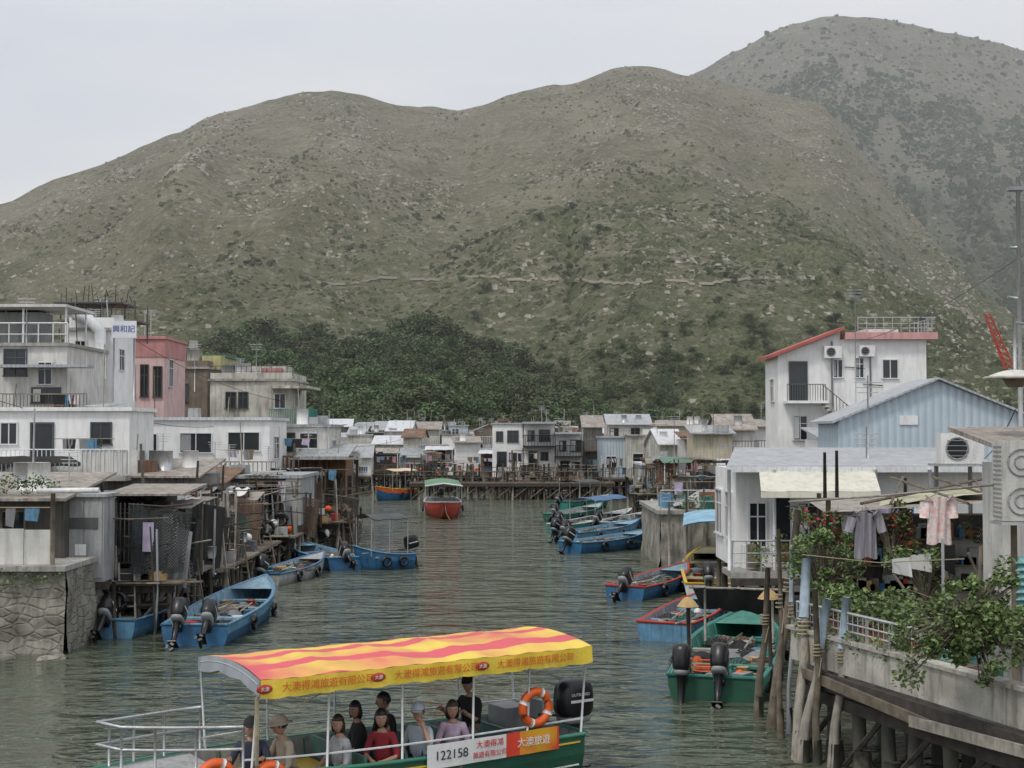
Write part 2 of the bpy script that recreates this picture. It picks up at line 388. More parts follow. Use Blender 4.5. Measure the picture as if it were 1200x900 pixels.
def scatter(name,n,fn,mat,smin,smax,seed,acc,flat=.7,br=(-150,1350),tr=(0,1)):
    q=random.Random(seed);vs=[];fs=[];k=0
    base=[(-1,-1,-1),(1,-1,-1),(1,1,-1),(-1,1,-1),(-.6,-.6,.8),(.7,-.6,.9),(.6,.7,.7),(-.7,.6,1)]
    while k<n:
        b=q.uniform(*br);t=q.uniform(*tr)
        if q.random()>acc(b,t):continue
        p=fn(b,t);s=q.uniform(smin,smax)*(.6+q.random()**3*1.2);o=len(vs);an=q.random()*6
        for v in base:
            x,y=v[0]*cos(an)-v[1]*sin(an),v[0]*sin(an)+v[1]*cos(an)
            vs.append((p.x+s*.5*(x+q.uniform(-.45,.45)),p.y+s*.5*(y+q.uniform(-.45,.45)),p.z+s*flat*.5*(v[2]+q.uniform(-.4,.3))))
        for f in ((4,5,6,7),(0,1,5,4),(1,2,6,5),(2,3,7,6),(3,0,4,7)):fs.append(tuple(o+i for i in f))
        k+=1
    me=bpy.data.meshes.new(name);me.from_pydata(vs,[],fs);me.materials.append(mat)
    o=bpy.data.objects.new(name,me);col.objects.link(o)
ROCK=M('pale_rock',(.38,.35,.295),.95,.3,.2,s=.05,bump=0)
ROCK2=M('pale_rock_far',(.32,.31,.28),.95,.2,.1,s=.05,bump=0)
BUSH=M('hill_bush',(.075,.09,.04),.95,.35,0,s=.03,bump=0,c2=(.115,.128,.06))
BUSH2=M('far_bush',(.06,.082,.04),.95,.3,0,s=.03,bump=0)
def dens(b,t,k,seed):
    return max(0,min(1,.3+k*fb((b/90,t*6,seed),3)))
scatter('hillside_boulders',17000,terr1,ROCK,.4,1.4,1,lambda b,t:dens(b,t,1.0,2)*(.3+t))
scatter('outcrop_boulders',900,terr1,ROCK,.8,2.2,6,lambda b,t:exp(-((b-200-(t-.6)*150)/24)**2)*exp(-((t-.6)/.06)**2),br=(130,270),tr=(.45,.75))
scatter('hillside_bushes',18000,terr1,BUSH,.6,1.7,2,lambda b,t:dens(b,t,1.0,8)*(1.1-t*.7))
scatter('lower_slope_scrub',15000,terr1,BUSH,.6,1.6,22,lambda b,t:max(0,.5+1.0*fb((b/70,t*8,14),3))*(1-t/.55)*min(1,max(0,(b-500)/250)),br=(480,1280),tr=(0,.55))
scatter('gully_bushes',300,terr1,BUSH,1.0,2.4,12,lambda b,t:exp(-((b-665+(t-.3)*60)/11)**2),br=(620,710),tr=(.2,.4))
scatter('mountain_boulders',2500,terr2,ROCK2,1.2,3,3,lambda b,t:(.7 if b>700 and t>.5 else .05))
scatter('mountain_bushes',20000,terr2,BUSH2,1.8,4.5,4,lambda b,t:(.9 if b>850 and t<.78 and fb((b/60,t*5,1),3)>-.18 else .1 if b>800 else 0),.8)
o=Obj('hill_path');PM=M('path_earth',(.27,.24,.185),.95,.3,.1,s=.05,bump=0)
pp=[]
for b in range(370,900,5):
    t=.1;tg=.1055+.002*sin(b/70)+.0012*sin(b/17)
    while t<.9:
        p=terr1(b,t)
        if (p.z-H)/p.y>tg:break
        t+=.002
    pp.append(p)
vs=[]
for i,p in enumerate(pp):
    wd=.5+.3*noise.noise(Vector((i*.3,1,1)));vs+=[p+Vector((0,-wd,.1)),p+Vector((0,wd,.9))]
for i in range(len(pp)-1):
    if noise.noise(Vector((i*.22,3,1)))>-.25:o.add([vs[2*i],vs[2*i+2],vs[2*i+3],vs[2*i+1]],[(0,1,2,3)],PM)
o.done()
# ---------------- woodland ----------------
WT=[(150,440),(250,396),(300,380),(360,390),(420,394),(460,384),(490,368),(520,384),(560,396),(600,412),(640,432),(680,448),(720,462),(800,478),(900,484),(1000,480),(1200,470)]
def knoll(b,s):
    y=185+150*s;zt=zd(sm(WT,b,10),335)-7
    return Vector(((b-600)/F*y,y,-1+(zt+1)*min(1,s)**.9-(max(0,s-1))*80+2*fb((b/50,s*3,1),3)))
mkter('wooded_knoll',knoll,120,1250,110,1.4,20,M('forest_floor',(.075,.085,.045),.95,.4,0,s=.2))
trees=[]
for k in range(5):
    o=Obj('tree_kind');q=random.Random(k)
    o.tube([(0,0,-1),(q.uniform(-.1,.1),0,1.2),(q.uniform(-.3,.3),.1,2.6)],[.22,.17,.1],WOODD,6)
    for i in range(10):
        a=q.random()*6.3;rr=q.uniform(.4,1.9);c=Vector((rr*cos(a),rr*sin(a),q.uniform(1.4,4.6)-rr*.3))
        o.cyl((0,0,1.5),c,.07,WOODD,.03,4)
        o.leaves(c,(q.uniform(.8,1.3),q.uniform(.8,1.3),q.uniform(.6,.95)),110,.36,LEAFD,k*50+i,.3)
    c=o.parts['body'];me=bpy.data.meshes.new('tree_mesh');me.from_pydata(c['v'],[],c['f'])
    for m in c['mats']:me.materials.append(m)
    me.polygons.foreach_set('material_index',c['m']);trees.append(me);bpy.data.objects.remove(o.root)
wr=bpy.data.objects.new('woodland',None);col.objects.link(wr)
def planttree(p,s,par):
    ob=bpy.data.objects.new('tree',R.choice(trees));col.objects.link(ob);ob.parent=par;ob.location=p;ob.rotation_euler=(0,0,R.random()*6.3)
    ob.scale=(s*R.uniform(.9,1.3),s*R.uniform(.9,1.3),s*R.uniform(.7,1.1))
k=0
while k<1400:
    b=R.uniform(170,1000);s=R.random()**.85
    if b>760 and R.random()>.45:continue
    planttree(knoll(b,s),R.uniform(.7,1.5)*(1.3 if s>.85 else 1),wr);k+=1
for k in range(950):
    b=R.uniform(430,1250);t=abs(R.gauss(0,.09))
    if fb((b/60,t*8,4),3)<-.1 and t>.04:continue
    p=terr1(b,t);p.z-=.5;planttree(p,R.uniform(.3,.85),wr)
for k in range(14):
    t=R.uniform(.2,.37);p=terr1(665-(t-.3)*60+R.gauss(0,7),t);p.z-=.8;planttree(p,R.uniform(.3,.6),wr)
# ---------------- buildings ----------------
def win(o,face,u,z,ww,h,W,style='w',fm=None):
    fm=fm or FRAMEW
    def bx(u0,u1,z0,z1,o0,o1,m):
        if face=='F':o.b2(u0,u1,-o1,-o0,z0,z1,m)
        elif face=='R':o.b2(W+o0,W+o1,u0,u1,z0,z1,m)
        else:o.b2(-o1,-o0,u0,u1,z0,z1,m)
    o.part('windows')
    if style=='d':
        bx(u,u+ww,z,z+h,.0,.02,GLASS if fm!=WOODD else WOODD)
        bx(u-.06,u,z,z+h,0,.07,fm);bx(u+ww,u+ww+.06,z,z+h,0,.07,fm);bx(u-.06,u+ww+.06,z+h,z+h+.07,0,.075,fm);return
    bx(u,u+ww,z,z+h,0,.015,GLASS)
    if R.random()<.4:
        cw=ww*R.uniform(.25,.5);bx(u+.02,u+cw,z+.05,z+h-.03,.0155,.02,R.choice([WCL,LILC,OFFW,GRYP]))
    t=.05
    bx(u-t,u,z,z+h,0,.06,fm);bx(u+ww,u+ww+t,z,z+h,0,.06,fm)
    bx(u-t,u+ww+t,z+h,z+h+t,0,.065,fm);bx(u-t*1.6,u+ww+t*1.6,z-t,z,0,.1,fm)
    n=max(1,int(ww/.6))
    for i in range(1,n+1):
        if i<n or n==1:
            x=u+ww*i/(n if n>1 else 2);bx(x-.02,x+.02,z,z+h,.015,.045,fm)
    if h>.9:bx(u,u+ww,z+h*.68,z+h*.68+.035,.015,.04,fm)
def stilts(o,x0,x1,y0,y1,zt,step=1.2,mat=None,r=.08,seed=0,zb=-.7):
    q=random.Random(seed);o.part('stilts');nx=max(1,int((x1-x0)/step));ny=max(1,int((y1-y0)/(step*1.5)))
    for j in range(ny+1):
        for i in range(nx+1):
            x=x0+(x1-x0)*i/nx+q.uniform(-.2,.2);y=y0+(y1-y0)*j/ny+q.uniform(-.15,.15)
            o.tube([(x+q.uniform(-.22,.22),y,zb),(x+q.uniform(-.04,.04),y,zt*.5),(x,y,zt)],[r*q.uniform(.8,1.4),r,r*.85],mat or q.choice([WOOD,WOODD,WOODL,CONCD,WOOD]),6)
        if j==0:
            o.cyl((x0,y0-.1,zt*.55),(x1,y0-.1,zt*.6),r*.6,WOODD,n=5)
            for i in range(nx):
                if q.random()<.5:
                    xa=x0+(x1-x0)*i/nx;o.cyl((xa,y0-.08,.1),(xa+(x1-x0)/nx,y0-.08,zt),r*.5,WOOD,n=5)
    o.b2(x0-.1,x1+.1,y0-.12,y0,zt-.2,zt,WOODD)
def roofjunk(o,w,dep,z,n,seed):
    q=random.Random(seed);o.part('roof_fittings')
    for i in range(n):
        x=q.uniform(.2,max(.3,w-.4));y=q.uniform(.1,dep*.6);k=q.random()
        if k<.3:o.tube([(x,y,z-.1),(x+q.uniform(-.15,.15),y,z+q.uniform(.8,2.4))],.025,q.choice([STEEL,WOODL,WOOD]),4)
        elif k<.5:o.box((x,y,z+.2),(q.uniform(.4,1),.5,q.uniform(.3,.6)),q.choice([SILV,RUSTR,WPLA,GREYW,GREYW,WOOD]),q.uniform(-.3,.3))
        elif k<.62:o.cyl((x,y,z),(x,y,z+.8),.3,q.choice([STEEL,WPLA,WPLA]),n=10)
        elif k<.8:
            o.box((x,y,z+.1),(q.uniform(.8,1.8),q.uniform(.6,1),.03),q.choice([RUST2,SILV,RUSTR,GREYR]),q.uniform(-.5,.5),q.uniform(-.1,.1),q.uniform(-.05,.05))
        else:
            h=q.uniform(1,1.6);o.cyl((x,y,z),(x,y,z+h),.02,STEEL,n=4)
            for j in range(4):o.cyl((x-.3+.03*j,y,z+h-.1*j),(x+.3-.03*j,y,z+h-.1*j),.01,STEEL,n=4)
def bld(name,xl,xr,d,pt,zb,dep,wall,yaw=0,roof='flat',rm=None,wins=(),st=False,par=0,fin=True,junk=0):
    X0,X1=xd(xl,d),xd(xr,d);w=X1-X0;zt=zd(pt,d)
    o=Obj(name,(X0,d,0),yaw);o.w=w;o.zt=zt
    rm=rm or CONC
    o.part('walls').b2(0,w,0,dep,zb,zt-.02,wall)
    o.part('roof')
    if roof=='flat':
        o.b2(-.12,w+.12,-.15,dep+.12,zt-.02,zt+.12,rm)
        if par:
            for a in ((0,w,0,.12),(0,w,dep-.12,dep),(0,.12,.12,dep-.12),(w-.12,w,.12,dep-.12)):o.b2(*a,zt+.12,zt+.12+par,wall)
    elif roof=='shed':
        a=.5;t=.07
        o.add([(-.2,-.5,zt-.05),(w+.2,-.5,zt-.05),(w+.2,dep+.2,zt+a),(-.2,dep+.2,zt+a),(-.2,-.5,zt-.05+t),(w+.2,-.5,zt-.05+t),(w+.2,dep+.2,zt+a+t),(-.2,dep+.2,zt+a+t)],[(3,2,1,0),(4,5,6,7),(0,1,5,4),(1,2,6,5),(2,3,7,6),(3,0,4,7)],rm)
    elif roof=='gable':
        a=w*.2;t=.08
        o.add([(0,0,zt-.02),(w,0,zt-.02),(w/2,0,zt+a),(0,dep,zt-.02),(w,dep,zt-.02),(w/2,dep,zt+a)],[(0,1,2),(5,4,3)],wall)
        for s_ in (0,1):
            xa=-.25 if s_==0 else w+.25;za=zt-.02-a*.5/w
            o.add([(xa,-.25,za),(w/2,-.25,zt+a+.02),(w/2,dep+.2,zt+a+.02),(xa,dep+.2,za),(xa,-.25,za+t),(w/2,-.25,zt+a+t),(w/2,dep+.2,zt+a+t),(xa,dep+.2,za+t)],[(0,1,2,3),(4,5,6,7),(0,1,5,4),(0,3,7,4),(3,2,6,7)],rm)
    elif roof=='ridge':
        a=dep*.18;t=.07
        o.add([(0,0,zt-.02),(0,dep,zt-.02),(0,dep/2,zt+a),(w,0,zt-.02),(w,dep,zt-.02),(w,dep/2,zt+a)],[(0,1,2),(5,4,3)],wall)
        for ya,yb in ((-.4,dep/2),(dep+.3,dep/2)):
            o.add([(-.2,ya,zt-.1),(w+.2,ya,zt-.1),(w+.2,yb,zt+a+.02),(-.2,yb,zt+a+.02),(-.2,ya,zt-.1+t),(w+.2,ya,zt-.1+t),(w+.2,yb,zt+a+t+.02),(-.2,yb,zt+a+t+.02)],[(0,1,2,3),(4,5,6,7),(0,1,5,4),(0,3,7,4),(1,2,6,5)],rm)
    for v in wins:
        if v[0]=='F':
            _,a,b,c_,e=v[:5];win(o,'F',xd(a,d)-X0,zd(e,d),xd(b,d)-xd(a,d),zd(c_,d)-zd(e,d),w,*(v[5:]))
        else:win(o,v[0],v[1],v[2],v[3],v[4],w,*(v[5:]))
    if st:stilts(o,.1,w-.1,.15,dep-.2,zb,seed=int(xl*7+d))
    if junk:roofjunk(o,w,dep,zt+.12,junk,int(xl+d))
    if fin:o.done()
    return o
def ac(o,x,y,z,face='F',s=1.0):
    o.part('air_conditioner')
    o.b2(x,x+.85*s,y-.35*s,y,z,z+.6*s,WPLA)
    o.torus((x+.32*s,y-.36*s,z+.3*s),.22*s,.015,GRYP);o.add([(x+.32*s+.2*s*cos(a*.5236),y-.353*s,z+.3*s+.2*s*sin(a*.5236)) for a in range(12)],[tuple(range(12))],BLACK)
    for k in range(4):o.b2(x+.12*s,x+.52*s,y-.375*s,y-.362*s,z+(.15+.1*k)*s,z+(.165+.1*k)*s,GRYP)
def hang(o,x0,x1,y,z,n,seed,hmax=.7):
    q=random.Random(seed);o.part('hanging_things');o.cyl((x0,y,z+.02),(x1,y,z+.02),.015,ROPE,n=4)
    for i in range(n):
        x=q.uniform(x0,max(x0+.1,x1-.3));w_=q.uniform(.2,.45);h=q.uniform(.3,hmax)
        o.cloth((x,y,z),(x+w_,y,z),(x+w_*q.uniform(.8,1),y,z-h),(x+.02,y,z-h*q.uniform(.8,1)),q.choice([WCL,BLKC,GCL,LILC,PNKC,GCL,BRC,NET,BLKC,BRC,GCL,SKYP]),0,5,.03)
# --- left upper buildings
o=bld('white_house',-40,152,52,481,3.9,3.5,WHITE,0,'flat',WHITE,[('F',38,62,497,540,'d',FRAMED),('F',108,130,496,520,'w',FRAMED),('F',2,20,496,520)],fin=False,junk=4)
o.part('balcony');o.b2(0,o.w+.2,-1.2,0,3.7,3.88,CONC)
o.rail((0,-1.15,3.88),(o.w+.2,-1.15,3.88),.95,.16,STEELW,.018,0)
for k in range(6):o.b2(4.6+k*.35,4.9+k*.35,-1.12,-1.08,3.95,4.8,OFFW)
o.part('tarp').cloth((1,-1.9,4.6),(4.5,-1.9,4.6),(4.5,-.1,4.2),(1,-.1,4.2),M('grey_tarp',(.4,.42,.43),.7,.2,.3),.15)
o.part('shade').b2(.5,o.w,-1.6,-.05,3.2,3.35,RUST2);ac(o,2.4,0,3.95);ac(o,1.2,0,3.95);hang(o,3.6,5.8,-1.0,5.2,6,3,.6);o.done()
o=bld('lower_storey_house',-60,150,52.6,560,.6,4,GREYW,0,'flat',CONC);
o=bld('grey_rooftop_house',-60,78,62,405,3,6,OFFW,0,'flat',CONC,[('F',5,30,410,440,'w',FRAMED),('F',45,60,425,450),('F',38,70,455,472,'w',FRAMED)],fin=False,junk=6)
o.part('rooftop_frame');zt=o.zt
for a in (0,1.6,3.2,o.w-.1):
    for b in (0.1,3):o.cyl((a,b,zt),(a,b,zt+1.7),.05,STEELW,n=5)
o.b2(-.2,o.w,-.2,4,zt+1.7,zt+1.82,OFFW);o.rail((0,.05,zt+.1),(o.w,.05,zt+.1),.9,.6,STEELW,.03,1);o.b2(1,3.5,1.5,3.2,zt+.1,zt+1.6,GREYW)
o.part('balcony');o.b2(2.6,o.w+1.2,-1.1,0,zt-3.2,zt-3.05,CONC);o.rail((2.6,-1.05,zt-3.05),(o.w+1.2,-1.05,zt-3.05),.9,.15,FRAMED,.015,0)
o.b2(2.4,o.w+1.2,-1,0,zt-1,zt-.88,GREYR)
hang(o,2.8,o.w+.9,-1.2,zt-2.2,9,77,.8);o.done()
o=bld('white_house',80,132,68,387,3,4,WHITE,0,'flat',CONC,[('F',88,100,400,425),('F',106,118,440,462),('R',1,8.5,.8,1)],fin=False,par=.5,junk=4)
o.part('flue_pipe');o.tube([(1.6,-.3,8),(1.6,-.3,10.3),(.9,-.3,11.0),(.3,-.3,11.1)],.28,STEELW,10);o.done()
o=Obj('rooftop_terrace_canopy',(xd(70,72),72,0));zt=zd(372,72)
for a in (0,1.3,2.6,3.8):
    for b in (0,2.5):o.cyl((a,b,zt-1.2),(a,b,zt+.8),.04,FRAMED,n=5)
o.b2(-.3,3.2,-.3,2.8,zt+.7,zt+.78,FRAMED);o.b2(-.1,3.9,-.2,2.6,zt-.2,zt-.1,BROWNW);o.rail((0,-.1,zt-.1),(3.8,-.1,zt-.1),.8,.3,FRAMED,.02,2)
for k in range(14):o.tube([(k*.28,0,zt+.75),(k*.28+R.uniform(-.2,.2),0,zt+.75+R.uniform(.2,.9))],.02,WOODD,4)
o.done()
o=Obj('rooftop_shop_sign',(xd(130,66),66,0));z=zd(396,66)
o.b2(0,1.15,0,.1,z,z+.8,M('sign_white',(.75,.76,.8),.5,.05,.1));o.cyl((.1,.05,z-3),(.1,.05,z),.04,STEEL);o.cyl((1.05,.05,z-3),(1.05,.05,z),.04,STEEL)
text(o,'興和記',.36,(.57,-.012,z+.4),((1,0,0),(0,0,1),(0,-1,0)),M('sign_blue',(.03,.05,.3),.5,.1,0,bump=0));o.done()
o=bld('pink_house',136,192,78,397,3,5,PINK,0,'flat',DPINK,[('F',149,157,428,465,'w',FRAMED),('F',165,173,428,465,'w',FRAMED),('F',180,189,430,465,'w',FRAMED),('R',1,8,.9,1.5)],fin=False,junk=3)
o.part('parapet').b2(-.05,o.w+.05,-.05,5,o.zt-1,o.zt+.15,DPINK);o.done()
o=bld('brown_house',190,243,90,432,3,6,BROWNW,0,'flat',CONC,[('F',205,220,450,470,'w',FRAMED)],fin=False,par=.4,junk=4)
o.part('water_tank').cyl((1.6,2,o.zt),(1.6,2,o.zt+1.4),.5,CONC,n=14);o.part('chimney').b2(1,1.5,3,3.5,o.zt,o.zt+2,CONC)
o.part('rooftop_shed').b2(2.2,3.4,1.5,3,o.zt,o.zt+.9,M('dull_yellow',(.5,.45,.22),.8,.2,.4));o.done()
o=bld('yellow_green_house',222,262,95,418,3,6,M('lime_wall',(.42,.45,.25),.85,.2,.4),0,'flat',GRNSH,[('F',236,252,422,432)])
o=bld('weathered_concrete_house',246,342,86,446,3,6,WEATH,0,'flat',CONC,[('F',265,276,460,478,'w',FRAMED),('F',280,290,460,478,'w',FRAMED),('F',322,334,462,478),('R',1,7,1,1.1)],fin=False,par=.35,junk=7)
o.part('roof_house').b2(1.0,4.3,2,5,o.zt,o.zt+1,WEATH);o.rail((0,.1,o.zt+.3),(o.w,.1,o.zt+.3),.6,.3,FRAMED,.02)
o.part('balcony')
for z in (o.zt-2.8,o.zt-.5):
    o.b2(o.w-1.2,o.w+1.2,-1.1,.0,z,z+.15,WEATH);o.b2(o.w,o.w+1.2,-.0,4,z,z+.15,WEATH)
o.rail((o.w-1.2,-1.05,o.zt-2.65),(o.w+1.2,-1.05,o.zt-2.65),.9,.14,TURQ,.02,0);o.rail((o.w+1.15,-1.0,o.zt-2.65),(o.w+1.15,3,o.zt-2.65),.9,.14,TURQ,.02,0)
o.part('tank').b2(3.0,4.2,.8,1.8,o.zt+.1,o.zt+.8,DPINK);o.cyl((1.8,1,o.zt),(1.8,1,o.zt+1.1),.5,WPLA,n=12);o.cyl((.9,1,o.zt),(.9,1,o.zt+1.0),.4,GREYW,n=12);o.done()
o=bld('white_bungalow',153,316,66,492,3.4,5,WHITE,0,'flat',WHR,[('F',158,184,509,530,'w'),('F',212,248,508,530,'w'),('F',268,304,507,528,'w'),('R',1,4.2,1.6,1)],fin=False,junk=3)
o.part('walkway').b2(-1,o.w+.5,-1.3,0,3.15,3.38,CONC);o.rail((3.5,-1.25,3.38),(o.w+.5,-1.25,3.38),.7,.2,WOOD,.02,0)
o.part('blue_cover').cloth((-.3,-1.5,4.3),(1.6,-1.5,4.2),(1.7,-.2,3.8),(-.3,-.2,3.8),BLUESH,.1)
o.part('flower_pots')
for i in range(7):
    xx=.6+i*.8;o.cyl((xx,-1.1,3.38),(xx,-1.1,3.6),.1,TERR,.13);o.leaves((xx,-1.1,3.8),.22,40,.12,LEAF,i,0)
o.b2(3,4.2,-1.35,-1.25,3.3,4.0,M('banner_white',(.7,.7,.68)));hang(o,4.5,6.3,-1.3,4.6,5,8,.6);o.done()
o=bld('balcony_house',318,386,72,500,3.4,5,OFFW,0,'flat',SILV,[('F',325,345,508,528,'w',WOODD),('F',352,372,508,525,'w'),('R',1,4,1.3,1)],fin=False,junk=5)
o.part('balcony').b2(-.3,o.w+.8,-2.2,0,3.2,3.38,WOODD)
for i in range(16):o.b2(.0+i*.22,.12+i*.22,-2.2,-2.15,3.4,4.2,WPL)
o.b2(-.1,o.w+.8,-2.24,-2.14,4.2,4.28,WPL);hang(o,.2,2.6,-1.9,5.1,6,5,.5);o.done()
o=bld('brown_stilt_house',352,405,70,535,1.1,3.5,WPL,0,'shed',SILV,[('F',362,378,556,580,'w',WOODD),('F',388,400,556,590,'d',WOODD),('R',1,2.2,1.2,1,'w',WOODD)],st=True,fin=False,junk=4)
o.part('balcony').b2(-.1,o.w+.9,-1.2,0,1.0,1.12,WOODP)
for i in range(12):o.b2(.0+i*.26,.16+i*.26,-1.2,-1.16,1.14,2.1,WPL)
o.b2(-.1,o.w+.8,-1.24,-1.14,2.1,2.17,WPL)
for a in (0,o.w*.5,o.w+.7):o.cyl((a,-1.1,-.6),(a,-1.1,4.2),.07,WOODD)
o.b2(-.3,o.w+.9,-1.4,0,4.1,4.17,RUST2);hang(o,.1,2.6,-1.15,3.6,6,41,.9);o.done()
o=bld('dark_stilt_house',244,352,60,560,1.2,5,DPL,0,'flat',SILV,[('F',262,280,572,600,'w',WOOD),('F',310,330,570,598,'w',WOOD)],st=True,fin=False,junk=7)
o.part('side_panel').b2(o.w-.6,o.w+.05,-.1,4,1.5,3.5,GREYW);o.part('front_panels').b2(.2,1.3,-.06,-.01,1.4,3.3,RUST2);o.b2(1.9,2.6,-.06,-.01,1.3,3.0,GPL)
hang(o,.2,3.6,-.5,3.2,9,15,.9)
o.part('stair')
for i in range(10):o.b2(1.0,1.9,-1.8+i*.17,-1.6+i*.17,-.2+i*.19,-.14+i*.19,WOODL)
o.cyl((1,-1.9,-.2),(1,0,1.9),.05,WOODL);o.cyl((1.9,-1.9,-.2),(1.9,0,1.9),.05,WOODL);o.done()
# --- stilt platforms w/ clutter
def platform(name,x0,x1,y0,y1,z,seed,poles=14,nets=3,top=3.6,fin=True,roofs=1,hangs=1):
    q=random.Random(seed);o=Obj(name,(x0,y0,0));w=x1-x0;dp=y1-y0
    stilts(o,.1,w-.1,0.1,dp-.1,z,.8,None,.075,seed)
    stilts(o,.4,w-.1,0.6,dp-.1,z-.5,1.1,None,.06,seed+1)
    o.part('deck').b2(0,w,-.15,dp,z,z+.08,WOODP)
    for i in range(9):o.box((q.uniform(0,w),q.uniform(-.4,.3),z+.1),(q.uniform(.8,2.4),.2,.04),q.choice([WOODL,WOOD]),q.uniform(-.4,.4))
    o.part('poles')
    for i in range(poles):
        x=q.uniform(0,w);y=q.uniform(-.3,dp*.8);o.tube([(x+q.uniform(-.5,.5),y-.1,q.choice([z,-.6,-.6])),(x+q.uniform(-.05,.05),y,z*.9),(x+q.uniform(-.15,.15),y,z+q.uniform(.8,top))],.035*q.uniform(.6,1.5),q.choice([WOOD,WOODL,WOODD,WOODL,WOOD,STEEL]),5)
    for i in range(9):
        zz=z+q.uniform(.6,top);ya=q.uniform(-.2,dp*.7);xa=q.uniform(-.3,w*.5);xb=xa+q.uniform(1,w)
        o.tube([(xa,ya,zz),((xa+xb)/2,ya,zz-.06),(xb,ya+q.uniform(-.8,.8),zz+q.uniform(-.3,.3))],.025,q.choice([WOOD,WOODL,WOODD]),5)
    o.part('ladders')
    for i in range(2):
        x=q.uniform(.3,w-.3);o.ladder((x,-.55,-.4),(x+q.uniform(-.4,.4),.2,z+q.uniform(.5,1.4)),.42,q.choice([WOOD,WOODL]))
    x=w+.02;o.ladder((x+.3,dp*.4,-.4),(x-.2,dp*.5,z+.6),.42,WOOD)
    o.part('nets')
    for i in range(nets):
        x=q.uniform(-.2,w*.8);y=q.uniform(-.3,dp*.6);ww=q.uniform(.6,1.8);zz=z+q.uniform(.9,min(2.4,top))
        o.cloth((x,y,zz),(x+ww,y+.2,zz-q.uniform(0,.5)),(x+ww*.9,y-.1,z+q.uniform(-.3,.4)),(x+.1,y-.1,z+q.uniform(-.2,.5)),q.choice([NET,NETG,NET,BLKC,NET,GCL,NETB]),.1,10,.1)
    for r_ in range(roofs):
        xa=q.uniform(0,w*.4);ya=q.uniform(.4,dp*.5);wr=q.uniform(1.4,2.6);dr=q.uniform(1.2,2.2);zz=z+q.uniform(1.9,2.5);tl=q.uniform(-.15,.25)
        o.part('shelter_roof')
        nn=int(wr/.5)+1
        for i in range(nn):
            x1_=xa+wr*i/nn;o.box((x1_+wr/nn/2,ya+dr/2,zz+q.uniform(-.04,.05)),(wr/nn*1.15,dr*q.uniform(.85,1.2),.02),q.choice([RUST2,SILV,RUSTR,RUST2,GREYR,GPL]),q.uniform(-.06,.06),tl)
        for a in (xa+.05,xa+wr-.05):
            for b in (ya+.05,ya+dr-.05):o.tube([(a,b,z),(a+q.uniform(-.08,.08),b,zz+(b-ya-dr/2)*tl)],.045,WOOD,5)
        if q.random()<.6:
            xb=xa+q.uniform(-.1,.5);o.part('tarp').cloth((xb,ya-.1,zz+.06),(xb+q.uniform(.8,1.5),ya-.15,zz+.06),(xb+1.2,ya+dr*.7,zz+.12+tl),(xb+.1,ya+dr*.7,zz+.12+tl),q.choice([GCL,BRC,BLKC,SKYP,WCL]),-.04,10,.05)
        o.part('boarding')
        x=xa
        while x<xa+wr:
            ww=q.uniform(.12,.35);
            if q.random()<.75:o.b2(x,x+ww,ya+dr-.1+q.uniform(0,.03),ya+dr-.06,z+.1,z+q.uniform(1.2,1.9),q.choice([DPL,WOOD,GPL,WOODD,RUST2,GPL]))
            x+=ww+.02
        if hangs:hang(o,xa,xa+wr,ya+.02,zz-.2,5,seed+r_,.9)
    o.part('clutter')
    for i in range(int(w*dp*2.2)):
        x=q.uniform(.1,w-.2);y=q.uniform(-.1,dp*.8);k=q.random();m=q.choice([SKYP,WOODD,WPLA,REDP,GREYW,WOOD,GRYP,STRAW,TURQ,WOODL,WOOD,GREYW,BLACK]);zb=z+.08+(.35 if q.random()<.25 else 0)
        if k<.35:o.box((x,y,zb+.15),(q.uniform(.25,.6),.4,q.uniform(.2,.45)),m,q.random())
        elif k<.55:o.cyl((x,y,zb),(x,y,zb+.37),.13,m,.17,10)
        elif k<.68:o.sph((x,y,zb+.17),(.18,.18,.16),q.choice([ORG,BLACK,WPLA,WPLA]),8,6)
        elif k<.78:o.torus((x,y-.1,zb+.27),.25,.08,BLACK,'Y',12)
        elif k<.9:o.cloth((x-.4,y-.3,zb+.1),(x+.5,y-.3,zb+.05),(x+.5,y+.3,zb+.1),(x-.3,y+.3,zb+.05),q.choice([NETG,BLKC,NET,NETB]),-.35,8,.07)
        else:
            for j in range(3):o.torus((x,y,zb+.04+j*.05),.22,.035,ROPE,'Z',12)
    if seed%2:o.part('weeds').leaves((w*.5,.1,z+.15),(w*.4,.2,.25),120,.13,LEAF,seed,0)
    o.part('fenders')
    for i in range(int(w*1.2)):
        x=q.uniform(0,w);o.torus((x,-.3,z-q.uniform(.2,.7)),.24,.08,BLACK,'Y',12) if q.random()<.5 else o.sph((x,-.25,z-.4),(.13,.13,.2),q.choice([WPLA,ORG,GRYP]),8,6)
    if fin:o.done()
    return o
